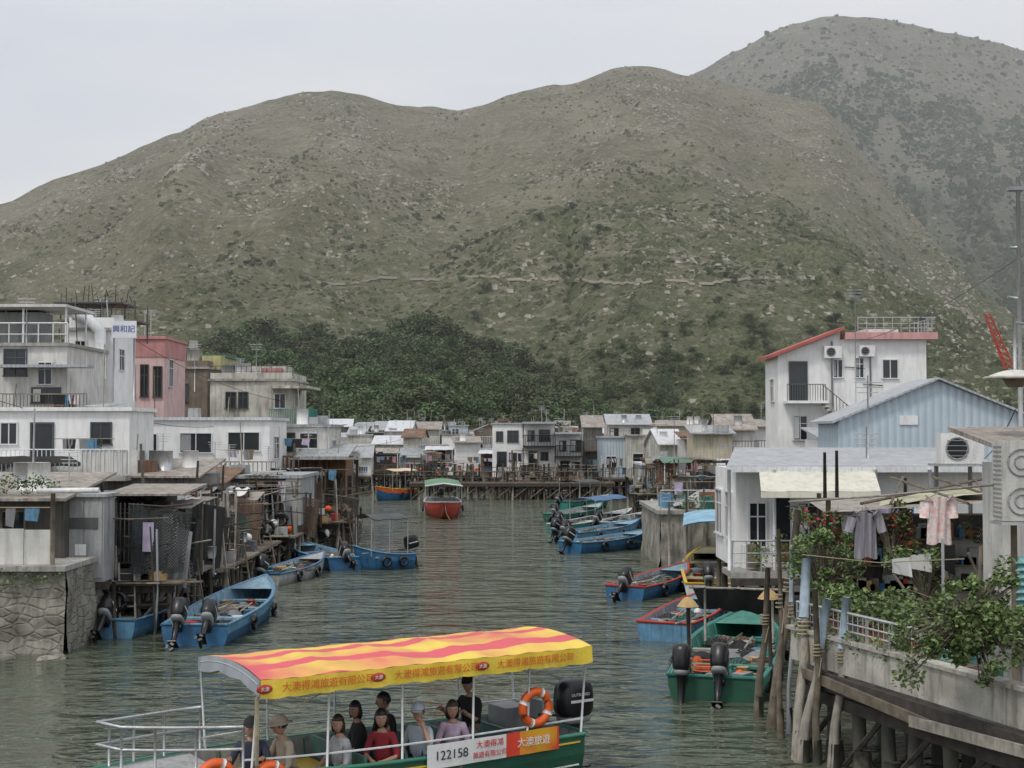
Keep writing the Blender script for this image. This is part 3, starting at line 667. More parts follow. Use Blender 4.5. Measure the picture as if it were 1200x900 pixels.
# near-left masonry quay, fence and shed
q=Obj('stone_quay_wall',(-17,35,0));q.part('wall');rr=random.Random(4)
def qf(u,v):
    x=-8+13.95*u;z=-.8+2.85*v;return (x,.0+.14*fb((x*1.3,z*1.3,0),3)-.12*(1-v),z)
q.grid(qf,110,26,STONE,True);q.grid(lambda u,v:(5.95+.1*fb((u*9,v*3,1),3)+.1*(1-v),9*u,-.8+2.85*v),50,18,STONE,True)
q.b2(-8,5.8,.15,9,-.8,2.04,CONCD)
q.part('coping').b2(-8,6,-.2,9,2.04,2.17,CONC)
q.part('weeds').leaves((4.5,-.15,1.9),(1.6,.12,.25),160,.1,LEAF,3,0);q.leaves((2,-.12,1.2),(1.0,.1,.3),80,.09,LEAF,4,0)
q.part('rubble')
for k in range(26):q.sph((rr.uniform(1,6.3),-.3-rr.random()*.7,-.1+rr.random()*.1),(rr.uniform(.15,.4),.25,rr.uniform(.1,.25)),STONE,7,5,.8)
q.done()
o=Obj('corrugated_fence',(-17,35.1,0));o.part('sheets')
for i in range(12):
    xx=-2.6+i*.68;o.b2(xx,xx+.66,0,.03+.01*(i%2),2.18,3.05+rr.uniform(-.08,.03),OFFW if i%3 else RUST2)
for i in range(5):o.cyl((-2+i*1.9,-.05,2.1),(-2+i*1.9,-.05,3.95),.06,WOOD)
o.done()
o=bld('roadside_shed',-60,76,37,584,2.17,4,DPL,0,'shed',RUST2,[('F',5,30,600,640,'w',WOOD)],fin=False,junk=6)
o.part('rooftop_plants')
for i in range(16):o.leaves((o.w-.3-i*.22,-.1,4.05+.07*(i%3)),(.25,.2,.22),70,.09,LEAF,i,0)
o.part('conduit').tube([(o.w-.5,-.6,3.95),(o.w+1.1,-.6,3.97)],.07,WPLA,8);hang(o,o.w-2.4,o.w-.2,-.5,3.5,4,4,.5);o.done()
o=Obj('grey_metal_locker',(xd(77,37.5),37.5,0));o.part('cabinet').b2(0,1.05,0,1,1.5,3.75,GREYW);o.b2(-.05,1.15,-.1,1.1,3.75,3.83,SILV)
for i in range(2):o.b2(.05+i*.5,.5+i*.5,-.03,-.003,1.6,3.65,GREYW)
o.b2(.1,.9,-.05,-.035,2.9,3.2,FRAMED);o.b2(.3,.6,-.06,-.05,2.2,2.5,WPLA);stilts(o,0,1.1,.1,1,1.5,.5,WOODD,.07,3);o.done()
o=platform('stilt_platform',-11.4,-9.2,38.5,43.5,1.3,22,26,7,2.3,fin=False,roofs=1)
o.part('shack').b2(.1,1.2,1.8,4.5,1.5,3.7,DPL);o.box((1.1,2.5,3.8),(2.2,3.6,.06),RUST2,.03,.04)
for i in range(9):o.b2(.15+i*.12,.18+i*.12,.7,.76,1.6,3.5,FRAMED)
o.part('cloth').cloth((1.3,.1,3.0),(1.6,.1,3.0),(1.6,.1,2.2),(1.3,.1,2.2),LILC,0,4,.03);o.done()
platform('stilt_platform',-13,-9.0,44,50.5,1.1,33,70,18,2.5,roofs=3)
platform('stilt_platform',-13,-9.3,51,57,1.0,44,50,11,2.4,roofs=3)
platform('stilt_platform',-12.5,-8.9,58,64,1.1,55,40,8,2.1,roofs=2)
platform('stilt_platform',-12,-8.0,65,71,1.2,66,28,4,2.2,roofs=2)
platform('stilt_platform',-11.5,-8.6,74,80,1.2,67,24,3,2.2,roofs=2)
bld('tin_roof_shack',128,232,52,558,1.4,4,GPL,0,'shed',RUST2,[('F',150,165,580,610,'w',WOOD),('F',195,210,575,610,'d',WOODD)],st=True,junk=9)
bld('tin_roof_shack',205,262,58,566,1.3,4,BROWNW,0,'shed',RUSTR,[('F',215,230,590,610,'w',WOOD)],st=True,junk=6)
for (b,p0,p1,d) in ((165,520,690,44),(232,540,680,48),(262,545,660,52),(300,560,650,58),(190,560,700,46),(345,520,640,66),(120,560,720,40),(400,560,640,68),(330,555,660,60),(215,575,690,47),(248,570,680,50),(285,580,660,55)):
    o=Obj('mooring_pole');a=at(b,p0,d);o.tube([(a.x+R.uniform(-.4,.4),d,-.6),(a.x,d,a.z)],[.08,.04],WOODL if b%2 else WOOD,6);o.done()
def bank(name,pts,z,mat):
    o=Obj(name);n=len(pts);vs=[(x,y,z) for x,y in pts]+[(x,y,-1.5) for x,y in pts]
    o.add(vs,[tuple(range(n))]+[(i,(i+1)%n,(i+1)%n+n,i+n) for i in range(n)],mat);o.done()
bank('mud_bank',[(-200,30),(-17,36),(-12.2,44),(-12.6,60),(-11,74),(-14,100),(-22,150),(-30,260),(-600,260)],.45,MUD)
bank('mud_bank',[(300,5),(300,260),(0,260),(-5,175),(10,130),(9,95),(9.5,70),(7,60),(6.8,46),(9,40),(8.5,25),(12,5)],.5,MUD)
# ---------------- far village ----------------
q=random.Random(5)
walls=[WHITE,OFFW,OFFW,CREAM,SILV,RUST2,GREYW,BROWNW,GRNSH,WEATH,RUSTR,LBLUE,WHITE,GPL,DPL,WEATH]
roofs=[SILV,GREYR,WHR,RUSTR,CONC,RUST2,GREYR,RUST2]
def vhouse(b,wpx,d,top,zb=None,wall=None,rf=None,st=True):
    zb=zb or q.uniform(1.2,1.8);wl=wall or q.choice(walls)
    o=bld('stilt_house',b,b+wpx,d,top,zb,q.uniform(4,7),wl,q.uniform(-.12,.12),q.choice(['flat','shed','shed','ridge','gable','flat']),rf or q.choice(roofs),(),st,fin=False,junk=q.randint(1,4))
    w_=o.w;two=o.zt-zb>4.0
    for lv in ([zb,zb+2.5] if two else [zb]):
        x=.25
        while x<w_-.9:
            k=q.random()
            if lv+2.0>o.zt-.1:break
            if k<.5:win(o,'F',x,lv+.8,.8,.95,w_,'w',q.choice([FRAMEW,FRAMED,FRAMEW]));x+=1.3
            elif k<.7:win(o,'F',x,lv+.05,.8,1.9,w_,'d',q.choice([FRAMEW,WOODD]));x+=1.2
            else:x+=.8
        win(o,'R',1,lv+.8,1,.9,w_);win(o,'L',1,lv+.8,1,.9,w_)
    o.part('balcony')
    if st:
        o.b2(-.1,w_+.1,-1.6,0,zb-.12,zb-.02,WOODP);o.rail((0,-1.5,zb),(w_,-1.5,zb),.85,q.choice([.2,.5]),q.choice([STEELW,WOOD,WOODD]),.025)
        stilts(o,0,w_,-1.5,0,zb-.1,.8,None,.09,q.randint(0,999));stilts(o,0,w_,-.8,3,zb-.1,.9,WOODD,.09,q.randint(0,999))
    if q.random()<.6 and not two:
        zz=zb+2.05;o.cloth((-.1,-1.6,zz),(w_,-1.6,zz),(w_,0,zz+.35),(-.1,0,zz+.35),q.choice([SILV,GREYR,WHR,GRNSH,RUSTR,RUST2]),.02)
        o.cyl((.05,-1.5,zb),(.05,-1.5,zz),.04,STEELW,n=5);o.cyl((w_-.1,-1.5,zb),(w_-.1,-1.5,zz),.04,STEELW,n=5)
    if two:
        o.b2(-.05,w_+.05,-1.2,0,zb+2.35,zb+2.47,WOOD);o.rail((0,-1.15,zb+2.47),(w_,-1.15,zb+2.47),.85,.2,q.choice([STEELW,FRAMED]),.022,0)
    if st:hang(o,.1,w_,-1.4,zb+1.6,4,q.randint(0,999),.7)
    for i in range(4):
        m=q.choice([REDP,BLUP,WPLA,PNKC,WOOD,SKYP]);xx=q.uniform(0,max(.1,w_-.5));o.b2(xx,xx+.35,-1.45,-1.40,zb+.3,zb+.85,m)
    o.done()
for d,b0,b1,tp in ((205,380,1000,(497,505)),(182,380,980,(499,509)),(165,385,900,(502,513))):
    b=b0
    while b<b1:
        wp=q.uniform(20,44)*150/d;vhouse(b,wp,d+q.uniform(-6,6),q.uniform(*tp),1.5,None,None,False);b+=wp+q.uniform(0,6)
b=386
while b<500:
    wp=q.uniform(22,38);vhouse(b,wp,150-(b-386)*.1+q.uniform(-4,4),q.uniform(508,526));b+=wp+q.uniform(-3,3)
b=384
while b<470:
    wp=q.uniform(22,34);vhouse(b,wp,122+(b-384)*.2,q.uniform(524,536),1.5);b+=wp+2
b=500
while b<570:
    wp=q.uniform(24,36);vhouse(b,wp,136+q.uniform(-4,4),q.uniform(515,528));b+=wp+1
for (a,c,t,wl) in ((577,612,497,WHITE),(614,650,496,WHITE),(651,680,508,WHITE)):
    o=bld('white_balcony_house',a,c,120,t,1.6,6,wl,0,'flat',GREYR,[('F',a+5,a+12,t+9,t+20,'w',FRAMED),('F',a+18,a+30,t+8,t+21,'w',FRAMED),('F',a+6,a+16,t+33,t+50,'d',FRAMED),('F',a+20,a+28,t+34,t+43,'w',FRAMED)],True,fin=False,junk=3)
    z=o.zt-1.9
    if a!=577:
        o.part('balcony').b2(-.1,o.w+.1,-1.4,0,z-.12,z,BLACK);o.rail((0,-1.35,z),(o.w,-1.35,z),.9,.12,BLACK,.03,0);o.b2(-.1,o.w+.1,-1.5,0,o.zt-.05,o.zt+.08,GREYR)
    o.part('lower_balcony').b2(-.1,o.w+.1,-1.6,0,1.45,1.6,WOODP);o.rail((0,-1.5,1.6),(o.w,-1.5,1.6),.85,.4,WOODD,.025)
    stilts(o,0,o.w,-1.5,0,1.5,.8,None,.09,a);o.done()
b=684
for wp,d,t in ((22,124,500),(30,118,513),(34,112,511),(28,106,520),(26,100,515)):
    vhouse(b,wp,d,t);b+=wp+1
vhouse(712,50,140,497,1.5,OFFW);vhouse(770,60,135,499,1.5,CREAM)
vhouse(772,40,92,540,1.4,RUSTR,RUSTR);vhouse(812,46,92,508,1.5,CREAM,SILV);vhouse(842,42,96,503,1.5,OFFW);vhouse(868,40,100,500,1.5,WHITE)
vhouse(752,26,96,545,1.4,SILV);vhouse(800,50,80,560,1.6,GREYW,SILV);vhouse(846,30,78,552,1.6,WHITE,WHR)
# timber walkway on dense pilings across the head of the channel
o=Obj('timber_walkway',(-8,113,0))
for yy in (0,.9):
    for i in range(34):o.part('piles').tube([(i*.48+R.uniform(-.15,.15),yy,-.7),(i*.48+R.uniform(-.1,.1),yy,1.35+R.choice([0,0,.9,1.5]))],[.1,.07],R.choice([WOOD,WOODD,WOODL,CONCD]),6)
o.part('deck').b2(-.2,16.2,-.2,1.1,1.3,1.4,WOODP);o.b2(-.2,16.2,-.28,-.2,1.05,1.3,WOODD);o.rail((0,-.15,1.4),(16,-.15,1.4),.85,.9,WOOD,.03)
for i in range(12):o.part('braces').cyl((i*1.35,-.15,.1),(i*1.35+1.3,-.15,1.1),.05,WOOD,n=5)
o.done()
platform('stilt_platform',xd(735,98),xd(775,98),90,97,1.4,77,16,3,2)
platform('stilt_platform',xd(775,84),xd(830,84),76,84,1.5,78,26,5,2.2,roofs=2)
platform('stilt_platform',xd(765,68),xd(800,68),62,70,1.2,86,16,3,2.0,roofs=1)
platform('stilt_platform',-9.5,-3,128,133,1.4,79,18,3,1.5)
platform('stilt_platform',-1,6.5,115,118,1.4,80,26,4,1.5)
# right: masonry landing
o=Obj('concrete_landing',(xd(774,57),57,0));o.part('wall');LC=M('landing_concrete',(.34,.325,.28),.9,.3,.85,s=1.3,bump=.4)
o.grid(lambda u,v:(4.6*u,.12*fb((u*6,v*3,0),3)-.12*(1-v),-.8+2.95*v),40,20,LC,True);o.grid(lambda u,v:(.1*fb((u*9,v*3,2),3)-.1*(1-v),8*u,-.8+2.95*v),40,20,LC,True)
o.b2(.15,4.5,.2,8,-.8,2.14,LC);o.part('top').b2(-.15,4.6,-.15,8,2.14,2.3,CONC);o.rail((0,0,2.3),(4.4,0,2.3),.8,.9,STEEL,.02)
o.part('boat_cover').cloth((.6,.8,2.4),(4.2,.8,2.35),(4.2,3,2.4),(.8,3,2.35),M('grey_tarp2',(.35,.36,.36)),-.7,14,.06)
o.part('clutter')
for i in range(22):
    x=R.uniform(.2,4.3);y=R.uniform(.1,3);h=R.uniform(.2,.7);o.box((x,y,2.3+h/2),(R.uniform(.2,.6),.35,h),R.choice([WOOD,SKYP,WPLA,GRYP,TERR,TURQ]),R.random())
for i in range(6):o.tube([(.3+i*.7,-.4,-.6),(.3+i*.7,-.3,R.uniform(2.4,3.4))],[.07,.045],R.choice([WOOD,WOODL]),6)
o.part('plants').leaves((1.5,.2,2.6),(1.2,.3,.35),260,.12,LEAF,5,0);o.leaves((3.6,.2,2.7),(.6,.3,.45),160,.12,LEAFL,6,0);o.done()
# white three-storey house
d=70;X0=xd(912,d)
o=Obj('white_three_storey_house',(X0,d,0));Z=lambda p:zd(p,d);XX=lambda p:xd(p,d)-X0;DP=3.5
o.part('walls').b2(XX(985),XX(1086),0,DP,1,Z(398),WHITE)
o.add([(0,0.02,1),(XX(985),0.02,1),(XX(985),0.02,Z(389)),(0,0.02,Z(417)),(0,DP,1),(XX(985),DP,1),(XX(985),DP,Z(389)),(0,DP,Z(417))],[(0,1,2,3),(7,6,5,4),(4,0,3,7),(1,5,6,2)],WHITE)
o.part('roof');a0,a1=Z(417),Z(387)
x0,x1=-.35,XX(988);t=.16;RT=M('red_trim',(.42,.12,.1),.8,.2,.3)
o.add([(x0,-.5,a0-.1),(x1,-.5,a1),(x1,DP+.2,a1),(x0,DP+.2,a0-.1),(x0,-.5,a0-.1+t),(x1,-.5,a1+t),(x1,DP+.2,a1+t),(x0,DP+.2,a0-.1+t)],[(3,2,1,0),(4,5,6,7),(0,1,5,4),(1,2,6,5),(2,3,7,6),(3,0,4,7)],RT)
o.b2(XX(989),XX(1097),-.4,DP+.3,Z(398),Z(390),M('pink_trim',(.6,.33,.32),.8,.2,.3))
o.rail((XX(1005),-.2,Z(390)),(XX(1096),-.2,Z(390)),.75,.4,STEEL,.02,2);o.rail((XX(1096),-.2,Z(390)),(XX(1096),DP,Z(390)),.75,.6,STEEL,.02,2)
o.b2(XX(1020),XX(1060),1,3,Z(390),Z(384),OFFW)
w_=XX(1086)
for a,b,c,e,s_ in ((1035,1052,422,443,'w'),(977,987,422,442,'w'),(1003,1012,420,442,'w'),(926,945,425,470,'d'),(1034,1052,470,492,'w'),(930,945,488,515,'w')):
    win(o,'F',XX(a),Z(e),XX(b)-XX(a),Z(c)-Z(e),w_,s_,FRAMEW if s_=='w' else FRAMED)
win(o,'L',1,7,.9,1.1,w_);win(o,'L',1,3.5,.9,1.1,w_)
o.part('balcony').b2(XX(918),XX(965),-1.1,0,Z(473),Z(470),WHITE);o.rail((XX(918),-1.05,Z(470)),(XX(962),-1.05,Z(470)),.8,.12,FRAMED,.018,0)
o.part('stairs')
for i in range(10):o.b2(XX(962)+i*.16,XX(962)+.2+i*.16,-1,-.1,Z(473)-i*.18-.1,Z(473)-i*.18,CONC)
o.rail((XX(960),-1.0,Z(470)),(XX(990),-1.0,Z(495)),.75,.2,FRAMED,.018,0)
for i in range(9):o.b2(XX(985)-i*.16,XX(985)+.2-i*.16,-1.9,-1.05,Z(495)-i*.18-.1,Z(495)-i*.18,CONC)
o.rail((XX(988),-1.9,Z(495)),(XX(950),-1.9,Z(520)),.75,.2,STEELW,.018,0)
ac(o,XX(965),0,Z(420));ac(o,XX(1006),0,Z(418),s=.9)
o.part('drainpipe').cyl((XX(975),-.06,1),(XX(975),-.06,Z(400)),.05,GRYP);o.cyl((XX(1020),-.06,1),(XX(1020),-.06,Z(405)),.04,GRYP)
for k in range(3):o.cyl((XX(990)+k*.9,-.05,Z(430+k*20)),(XX(990)+k*.9+1.0,-.05,Z(432+k*20)),.02,BLACK,n=4)
o.done()
bld('white_annex',965,1090,64,515,1.5,4,WHITE,0,'shed',GREYR,junk=4)
# low waterside house with light-blue gable behind
d=40
o=bld('waterside_house',862,1150,d,549,1.6,4,WHITE,0,'none',GREYR,[('F',878,896,590,640,'w'),('F',905,925,580,660,'d'),('F',935,958,590,640,'w'),('F',965,1000,585,640,'w'),('F',1015,1045,590,640,'w'),('L',.5,2.4,1.2,1.3),('L',2.5,2.4,1.2,1.3)],st=True,fin=False)
o.part('roof');zt=o.zt;w_=o.w
o.add([(-.4,-.9,zt),(w_+.3,-.9,zt),(w_+.3,4,zt+.45),(.6,4,zt+.45),(-.4,-.9,zt+.1),(w_+.3,-.9,zt+.1),(w_+.3,4,zt+.55),(.6,4,zt+.55)],[(3,2,1,0),(4,5,6,7),(0,1,5,4),(1,2,6,5),(2,3,7,6),(3,0,4,7)],GREYR)
o.b2(-.42,w_+.3,-.96,-.9,zt-.08,zt+.08,STEELW)
o.part('veranda').b2(-.4,w_,-1.6,0,1.5,1.66,CONC)
for a in (-.35,.9,2.3,3.7,5.2):o.cyl((a,-1.0,1.6),(a,-1.0,zt),.05,STEELW)
o.rail((-.35,-1.5,1.66),(2.8,-1.5,1.66),.85,.35,STEEL,.02,2)
stilts(o,-.3,w_,-1.5,0,1.5,1.1,CONCD,.1,9)
o.part('awning');AW=M('cream_awning',(.62,.60,.51),.8,.08,.25)
o.cloth((.3,-2.3,zt-.55),(3.5,-2.3,zt-.55),(3.7,-.9,zt-.03),(.5,-.9,zt-.03),AW,.04,8,.015);o.cloth((.3,-2.3,zt-.55),(3.5,-2.3,zt-.55),(3.5,-2.32,zt-.72),(.3,-2.32,zt-.72),AW,0,8,.01)
o.part('clutter')
for i in range(30):
    x=R.uniform(.2,6);m=R.choice([WOOD,SKYP,GREYW,WPLA,GRYP,TERR,WOOD]);o.box((x,-.4-R.random()*.8,1.85+R.random()*.3),(R.uniform(.2,.5),.3,R.uniform(.3,.8)),m,R.random())
for i in range(10):o.leaves((.4+i*.6,-1.4,2.1+.2*(i%3)),(.3,.2,.45),110,.11,LEAF,i,0,[LEAF,LEAFL])
hang(o,1.2,5,-1.1,3.4,8,21,.7);o.done()
o=bld('light_blue_house',982,1215,46,492,2,3,LBLUE,0,'gable',GREYR,fin=False)
o.part('vent').b2(2,2.6,-.05,0,5.7,6.0,WPLA);o.done()
# right-edge hut
o=Obj('roadside_hut',(7.62,21.6,0));o.part('walls').b2(.75,4,0,3.5,1.7,4.95,OFFW)
o.part('wood_panel').b2(.42,1.6,-.12,-.02,3.75,5.25,WPL)
o.part('roof').add([(.3,-.6,4.95),(4,-.6,4.95),(4,4,5.5),(.3,4,5.5),(.3,-.6,5.03),(4,-.6,5.03),(4,4,5.58),(.3,4,5.58)],[(3,2,1,0),(4,5,6,7),(0,1,5,4),(1,2,6,5),(2,3,7,6),(3,0,4,7)],RUST2)
o.part('air_conditioner').b2(-.28,.32,-.5,-.05,4.15,5.35,M('beige_casing',(.55,.54,.5),.5,.1,.4,s=3))
for k in range(2):
    o.torus((.0,-.51,4.45+k*.58),.2,.014,GRYP);o.torus((.0,-.51,4.45+k*.58),.1,.01,GRYP)
for k in range(16):o.b2(-.288,-.28,-.45,-.1,4.2+k*.07,4.225+k*.07,GRYP)
o.part('bracket').b2(-.3,.8,-.5,0,4.09,4.14,STEEL)
o.part('slats')
for i in range(8):o.box((.45,-.3,3.55-i*.11),(1.0,.14,.02),TEAL,0,.7)
o.b2(-.1,1.2,-.3,-.24,2.6,2.7,WOOD);o.part('post').cyl((-.05,-.3,1.6),(-.05,-.3,4.1),.05,WOOD);o.done()
o=Obj('air_conditioner',(xd(1096,31),31,0));z=zd(543,31);ac(o,0,0,z,s=1.1);o.part('bracket').b2(0,.95,-.4,.6,z-.06,z-.01,STEEL);o.cyl((.1,.3,1.6),(.1,.3,z),.05,STEEL);o.cyl((.85,.3,1.6),(.85,.3,z),.05,STEEL);o.done()
# lean-to between the house and the near deck
o=Obj('lean_to_shelter',(xd(915,30),30,0));Zs=zd(592,28)
o.part('roof').cloth((.2,-3.2,zd(600,27)),(4.7,-3.4,zd(583,27)),(5,0,zd(568,30)),(.6,0,zd(588,30)),RUST2,.03,8,.01)
o.cloth((1.5,-2.2,zd(592,28)),(3.6,-2.6,zd(578,27)),(4,-.6,zd(572,29)),(2,-.6,zd(584,29)),M('yellowed_sheet',(.5,.48,.33)),.03,8,.01)
for i in range(6):o.tube([(R.uniform(0,4),-3.3,Zs+.1),(R.uniform(2,5),-.5,Zs+.5)],.03,WOOD,5)
for a,b in ((.3,-3.1),(2.5,-3.2),(4.6,-3.3),(.8,0),(3,0),(5,0)):o.cyl((a,b,1.6),(a,b,Zs+.15),.05,WOOD)
o.part('back_wall').b2(1.2,5.4,.2,.3,1.6,3.7,DPL);o.b2(2.2,3.2,.1,.18,1.6,3.3,RUST2);o.b2(3.6,4.8,.1,.18,1.7,3.2,OFFW)
o.part('shelves')
for k in range(3):o.b2(1.3,4.8,-.35,.1,2.1+k*.55,2.14+k*.55,WOOD)
for i in range(50):
    m=R.choice([REDP,BLUP,WPLA,WOOD,TERR,GRYP,SKYP,BLACK,STRAW,GREYW]);k=R.randint(0,2);x=R.uniform(1.4,4.6);h=R.uniform(.12,.35);o.b2(x,x+R.uniform(.08,.3),-.3,-.1,2.142+k*.55,2.14+k*.55+h,m)
o.part('hanging_baskets')
for i in range(7):
    x=.6+i*.65;z=Zs-.45-.1*(i%2);o.cyl((x,-2.6,z),(x,-2.6,z+.5),.006,ROPE,n=4);o.sph((x,-2.6,z-.05),(.14,.14,.1),TERR,8,6);o.leaves((x,-2.6,z+.0),(.26,.22,.26),110,.08,LEAF,i+70,0,[LEAF,LEAFL])
hang(o,.5,4.5,-2.8,Zs-.15,7,66,.6);o.done()
# ---------------- near-right deck ----------------
A=Vector((4.95,24.8,0));B=Vector((6.9,18.8,0));dz=1.62
L_=(B-A).length;yaw=atan2(B.y-A.y,B.x-A.x)
o=Obj('concrete_deck',A,yaw)
o.part('slab').b2(0,L_,0,9,dz-.18,dz,CONC)
o.part('parapet').grid(lambda u,v:(L_*u,-.08+.012*fb((u*9,v*2,0),3),dz-.1+.52*v),60,6,CONCP);o.b2(0,L_,-.06,.1,dz-.1,dz+.42,CONCP);o.b2(-.08,.1,.1,3.4,dz-.1,dz+.42,CONCP)
for k in range(4):o.b2(-.1+k*(L_+.15)/4,-.1+(k+1)*(L_+.15)/4-.015,-.12-.01*(k%2),.14,dz+.42,dz+.48,CONCP)
o.part('fascia').b2(.6,L_+.3,-.2,-.083,dz-.42,dz-.14,WOODD);o.b2(.2,L_+.5,-.05,.15,dz-.7,dz-.5,WOODD);o.box((2.5,-.25,dz-.3),(3.6,.06,.16),WOOD,0,0,.05);o.box((5.2,-.27,dz-.36),(2.6,.06,.16),WOODL,0,0,-.04)
for k in range(9):
    x=.3+k*.8;o.part('piles').tube([(x+R.uniform(-.2,.2),.1,-.8),(x,.1,dz-.2)],[.14,.1],CONCD,8);o.tube([(x+R.uniform(-.1,.1),1.6,-.8),(x,1.6,dz-.2)],.12,CONCD,8);o.tube([(x,3.4,-.8),(x,3.4,dz-.2)],.12,CONCD,8)
for k in range(5):o.cyl((.3+k*1.3,.0,.0),(1.6+k*1.3,.0,dz-.5),.05,WOODD,n=5)
for k in range(8):o.tube([(.3+k*.85,.1,.35),(.3+k*.85,.1,-.3)],[.14,.2],M('barnacles',(.16,.15,.12),.95,.5,.6,s=9,bump=.5),8)
o.part('railing')
o.rail((.1,0,dz+.48),(L_*.6,0,dz+.48),.42,.7,STEEL,.022,2)
for k in range(26):o.cyl((.1+k*.15,.0,dz+.48),(.1+k*.15,0,dz+.88),.008,STEEL,n=4)
o.part('planter')
for k in range(9):
    x=.3+k*.38;o.cyl((x,.35,dz+.45),(x,.35,dz+.72),.13,TERR if k%3 else GRYP,.17,10)
    o.leaves((x,.35,dz+.98),(.26,.24,.34),150,.1,LEAF,k+30,0,[LEAF,LEAFL])
for k in range(5):o.leaves((.4+k*.8,-.05,dz+.45),(.35,.14,.22),90,.08,LEAF,k+90,0,[LEAF,LEAFL])
o.b2(.2,4.5,.2,.6,dz,dz+.45,WOOD)
o.part('clutter')
for k in range(70):
    x=R.uniform(.2,5.5);y=R.uniform(.7,4);m=R.choice([WOOD,TURQ,SKYP,WPLA,GRYP,TERR,WOOD,GRNSH,GREYW,BLKC,STRAW]);h=R.uniform(.2,1.0)
    if k%2:o.box((x,y,dz+h/2),(R.uniform(.15,.55),.4,h),m,R.random())
    else:o.cyl((x,y,dz),(x,y,dz+h),.13,m,.16,10)
for k in range(10):
    x=R.uniform(0,5);o.tube([(x,R.uniform(.4,2),dz),(x+R.uniform(-.4,.4),1,dz+R.uniform(1,2.2))],.025,R.choice([WOOD,WOODL,STEEL]),5)
o.part('sacks')
for k in range(5):o.sph((3.9+.1*(k%2),.55,dz+.45+k*.13),(.33,.25,.09),M('teal_sack',(.2,.42,.38)),10,6,.7)
o.done()
for (a,b,z0,pt,d,m,r,tp) in ((905,852,0,598,27.0,WOOD,.085,935),(935,890,0,655,24.5,WOODL,.085,945),(938,893,0,702,23.6,WOODL,.08,970),(976,899,0,700,23.2,WOODL,.075,992),(888,840,0,665,27.4,WOOD,.07,900),(948,880,0,705,24.5,WOOD,.07,982),(925,860,0,640,26.0,STEEL,.04,928),(915,865,0,620,26,WOOD,.05,912),(958,895,0,690,23.4,WOOD,.06,955)):
    g=wat(a,b);t=at(tp,pt,d);o=Obj('mooring_pole');g2=Vector((g.x,g.y,-.7));mid=g.lerp(t,.5)+Vector((.04,0,0))
    o.tube([g2,g,g.lerp(t,.25)+Vector((-.02,0,0)),mid,t],[r*1.5,r*1.35,r,r*.9,r*.75],m,9)
    o.part('wet_base').tube([g2,g.lerp(t,.14)],[r*1.75,r*1.25],CONCD,8)
    if pt<710 and m!=WOOD:
        o.part('blue_tip').tube([t.lerp(g,.0)+Vector((0,0,.004)),t.lerp(g,.3)],[r*.9,r*1.08],M('faded_blue_pipe',(.34,.43,.5),.8,.2,.5,s=5),8)
    o.part('lashing')
    for k in range(4):
        c=g.lerp(t,.62+.02*k);o.torus(c,r*1.15,.015,ROPE,'Z',10)
    o.tube([g.lerp(t,.66),g.lerp(t,.6)+Vector((.08,-.05,0)),g.lerp(t,.5)+Vector((.03,-.08,0))],.012,ROPE,4)
    o.done()
def shrub(name,base,blobs,leaf,mats,seed):
    o=Obj(name,base);q=random.Random(seed)
    for i,(c,r,n) in enumerate(blobs):
        o.part('stems')
        for k in range(4):
            e=Vector(c)+Vector((q.uniform(-r,r),q.uniform(-r,r),q.uniform(-r,r)))*.8
            o.tube([(0,0,-.2),tuple(e*.5+Vector((0,0,.12))),tuple(e)],[.02,.012,.005],WOOD,4)
        o.part('foliage').leaves(c,(r,r,r*.85),n,leaf,mats[0],seed*31+i,.1,mats)
    return o.done()
q=random.Random(9)
bl=[((q.gauss(0,.5),q.uniform(-.4,.35),q.gauss(.08,.36)),q.uniform(.1,.27),int(q.uniform(60,120))) for i in range(80)]
bs=at(1140,740,19.2);shrub('climbing_shrub',bs,bl,.085,[LEAF,LEAFL,LEAF],1)
bl=[((q.uniform(-.5,.5),q.uniform(-.3,.3),q.uniform(0,1.0)),q.uniform(.12,.28),int(q.uniform(90,150))) for i in range(22)]
shrub('potted_shrub',at(966,690,25.5),bl,.08,[LEAF,LEAFL],2)
bl=[((q.uniform(-.5,.5),q.uniform(-.3,.3),q.uniform(0,.8)),q.uniform(.12,.25),int(q.uniform(60,110))) for i in range(14)]
RF=M('red_flower',(.5,.03,.05),.6,.2,0)
shrub('flowering_shrub',at(1045,640,27),bl,.08,[LEAF,LEAF,LEAF,LEAF,LEAFL,RF],3)
shrub('flowering_shrub',at(965,640,27.0),bl[:8],.08,[LEAF,LEAF,LEAFL,LEAF,LEAF,RF],4)
shrub('potted_shrub',at(1085,690,23.5),bl[:9],.08,[LEAF,LEAFL],5)
# laundry
LS=M('striped_cloth',(.42,.40,.42),.9,.1,0,kind='xstripe',c2=(.2,.19,.22),freq=60)
FL=M('floral_cloth',(.74,.72,.70),.9,.03,.0,s=16,c2=(.68,.4,.38));CW=M('white_cloth',(.75,.75,.73),.9,.08,0)
def shirt(name,p,w,h,mat,slv=.16):
    o=Obj(name,p);o.part('shirt')
    for sgn in (1,-1):
        def f(u,v):
            ww=w*(.42+.08*abs(v-.3));x=(u-.5)*2*ww
            return (x,sgn*(.05+.03*sin(u*19+v*2))*sin(pi*u)**.5,-v*h+(-.05*abs(u-.5)*2 if v<.05 else 0)-.02*v*sin(u*9))
        o.grid(f,14,8,mat)
    for s in (-1,1):
        o.tube([(s*w*.36,0,-.03),(s*w*.52,0,-.1),(s*(w*.5+slv*.5),0,-.34)],[.09,.085,.075],mat,8)
    o.part('hanger').tube([(-w*.4,0,-.02),(0,0,.06),(w*.4,0,-.02)],.01,GRYP,4);o.cyl((0,0,.06),(0,0,.16),.008,GRYP,n=4)
    o.done()
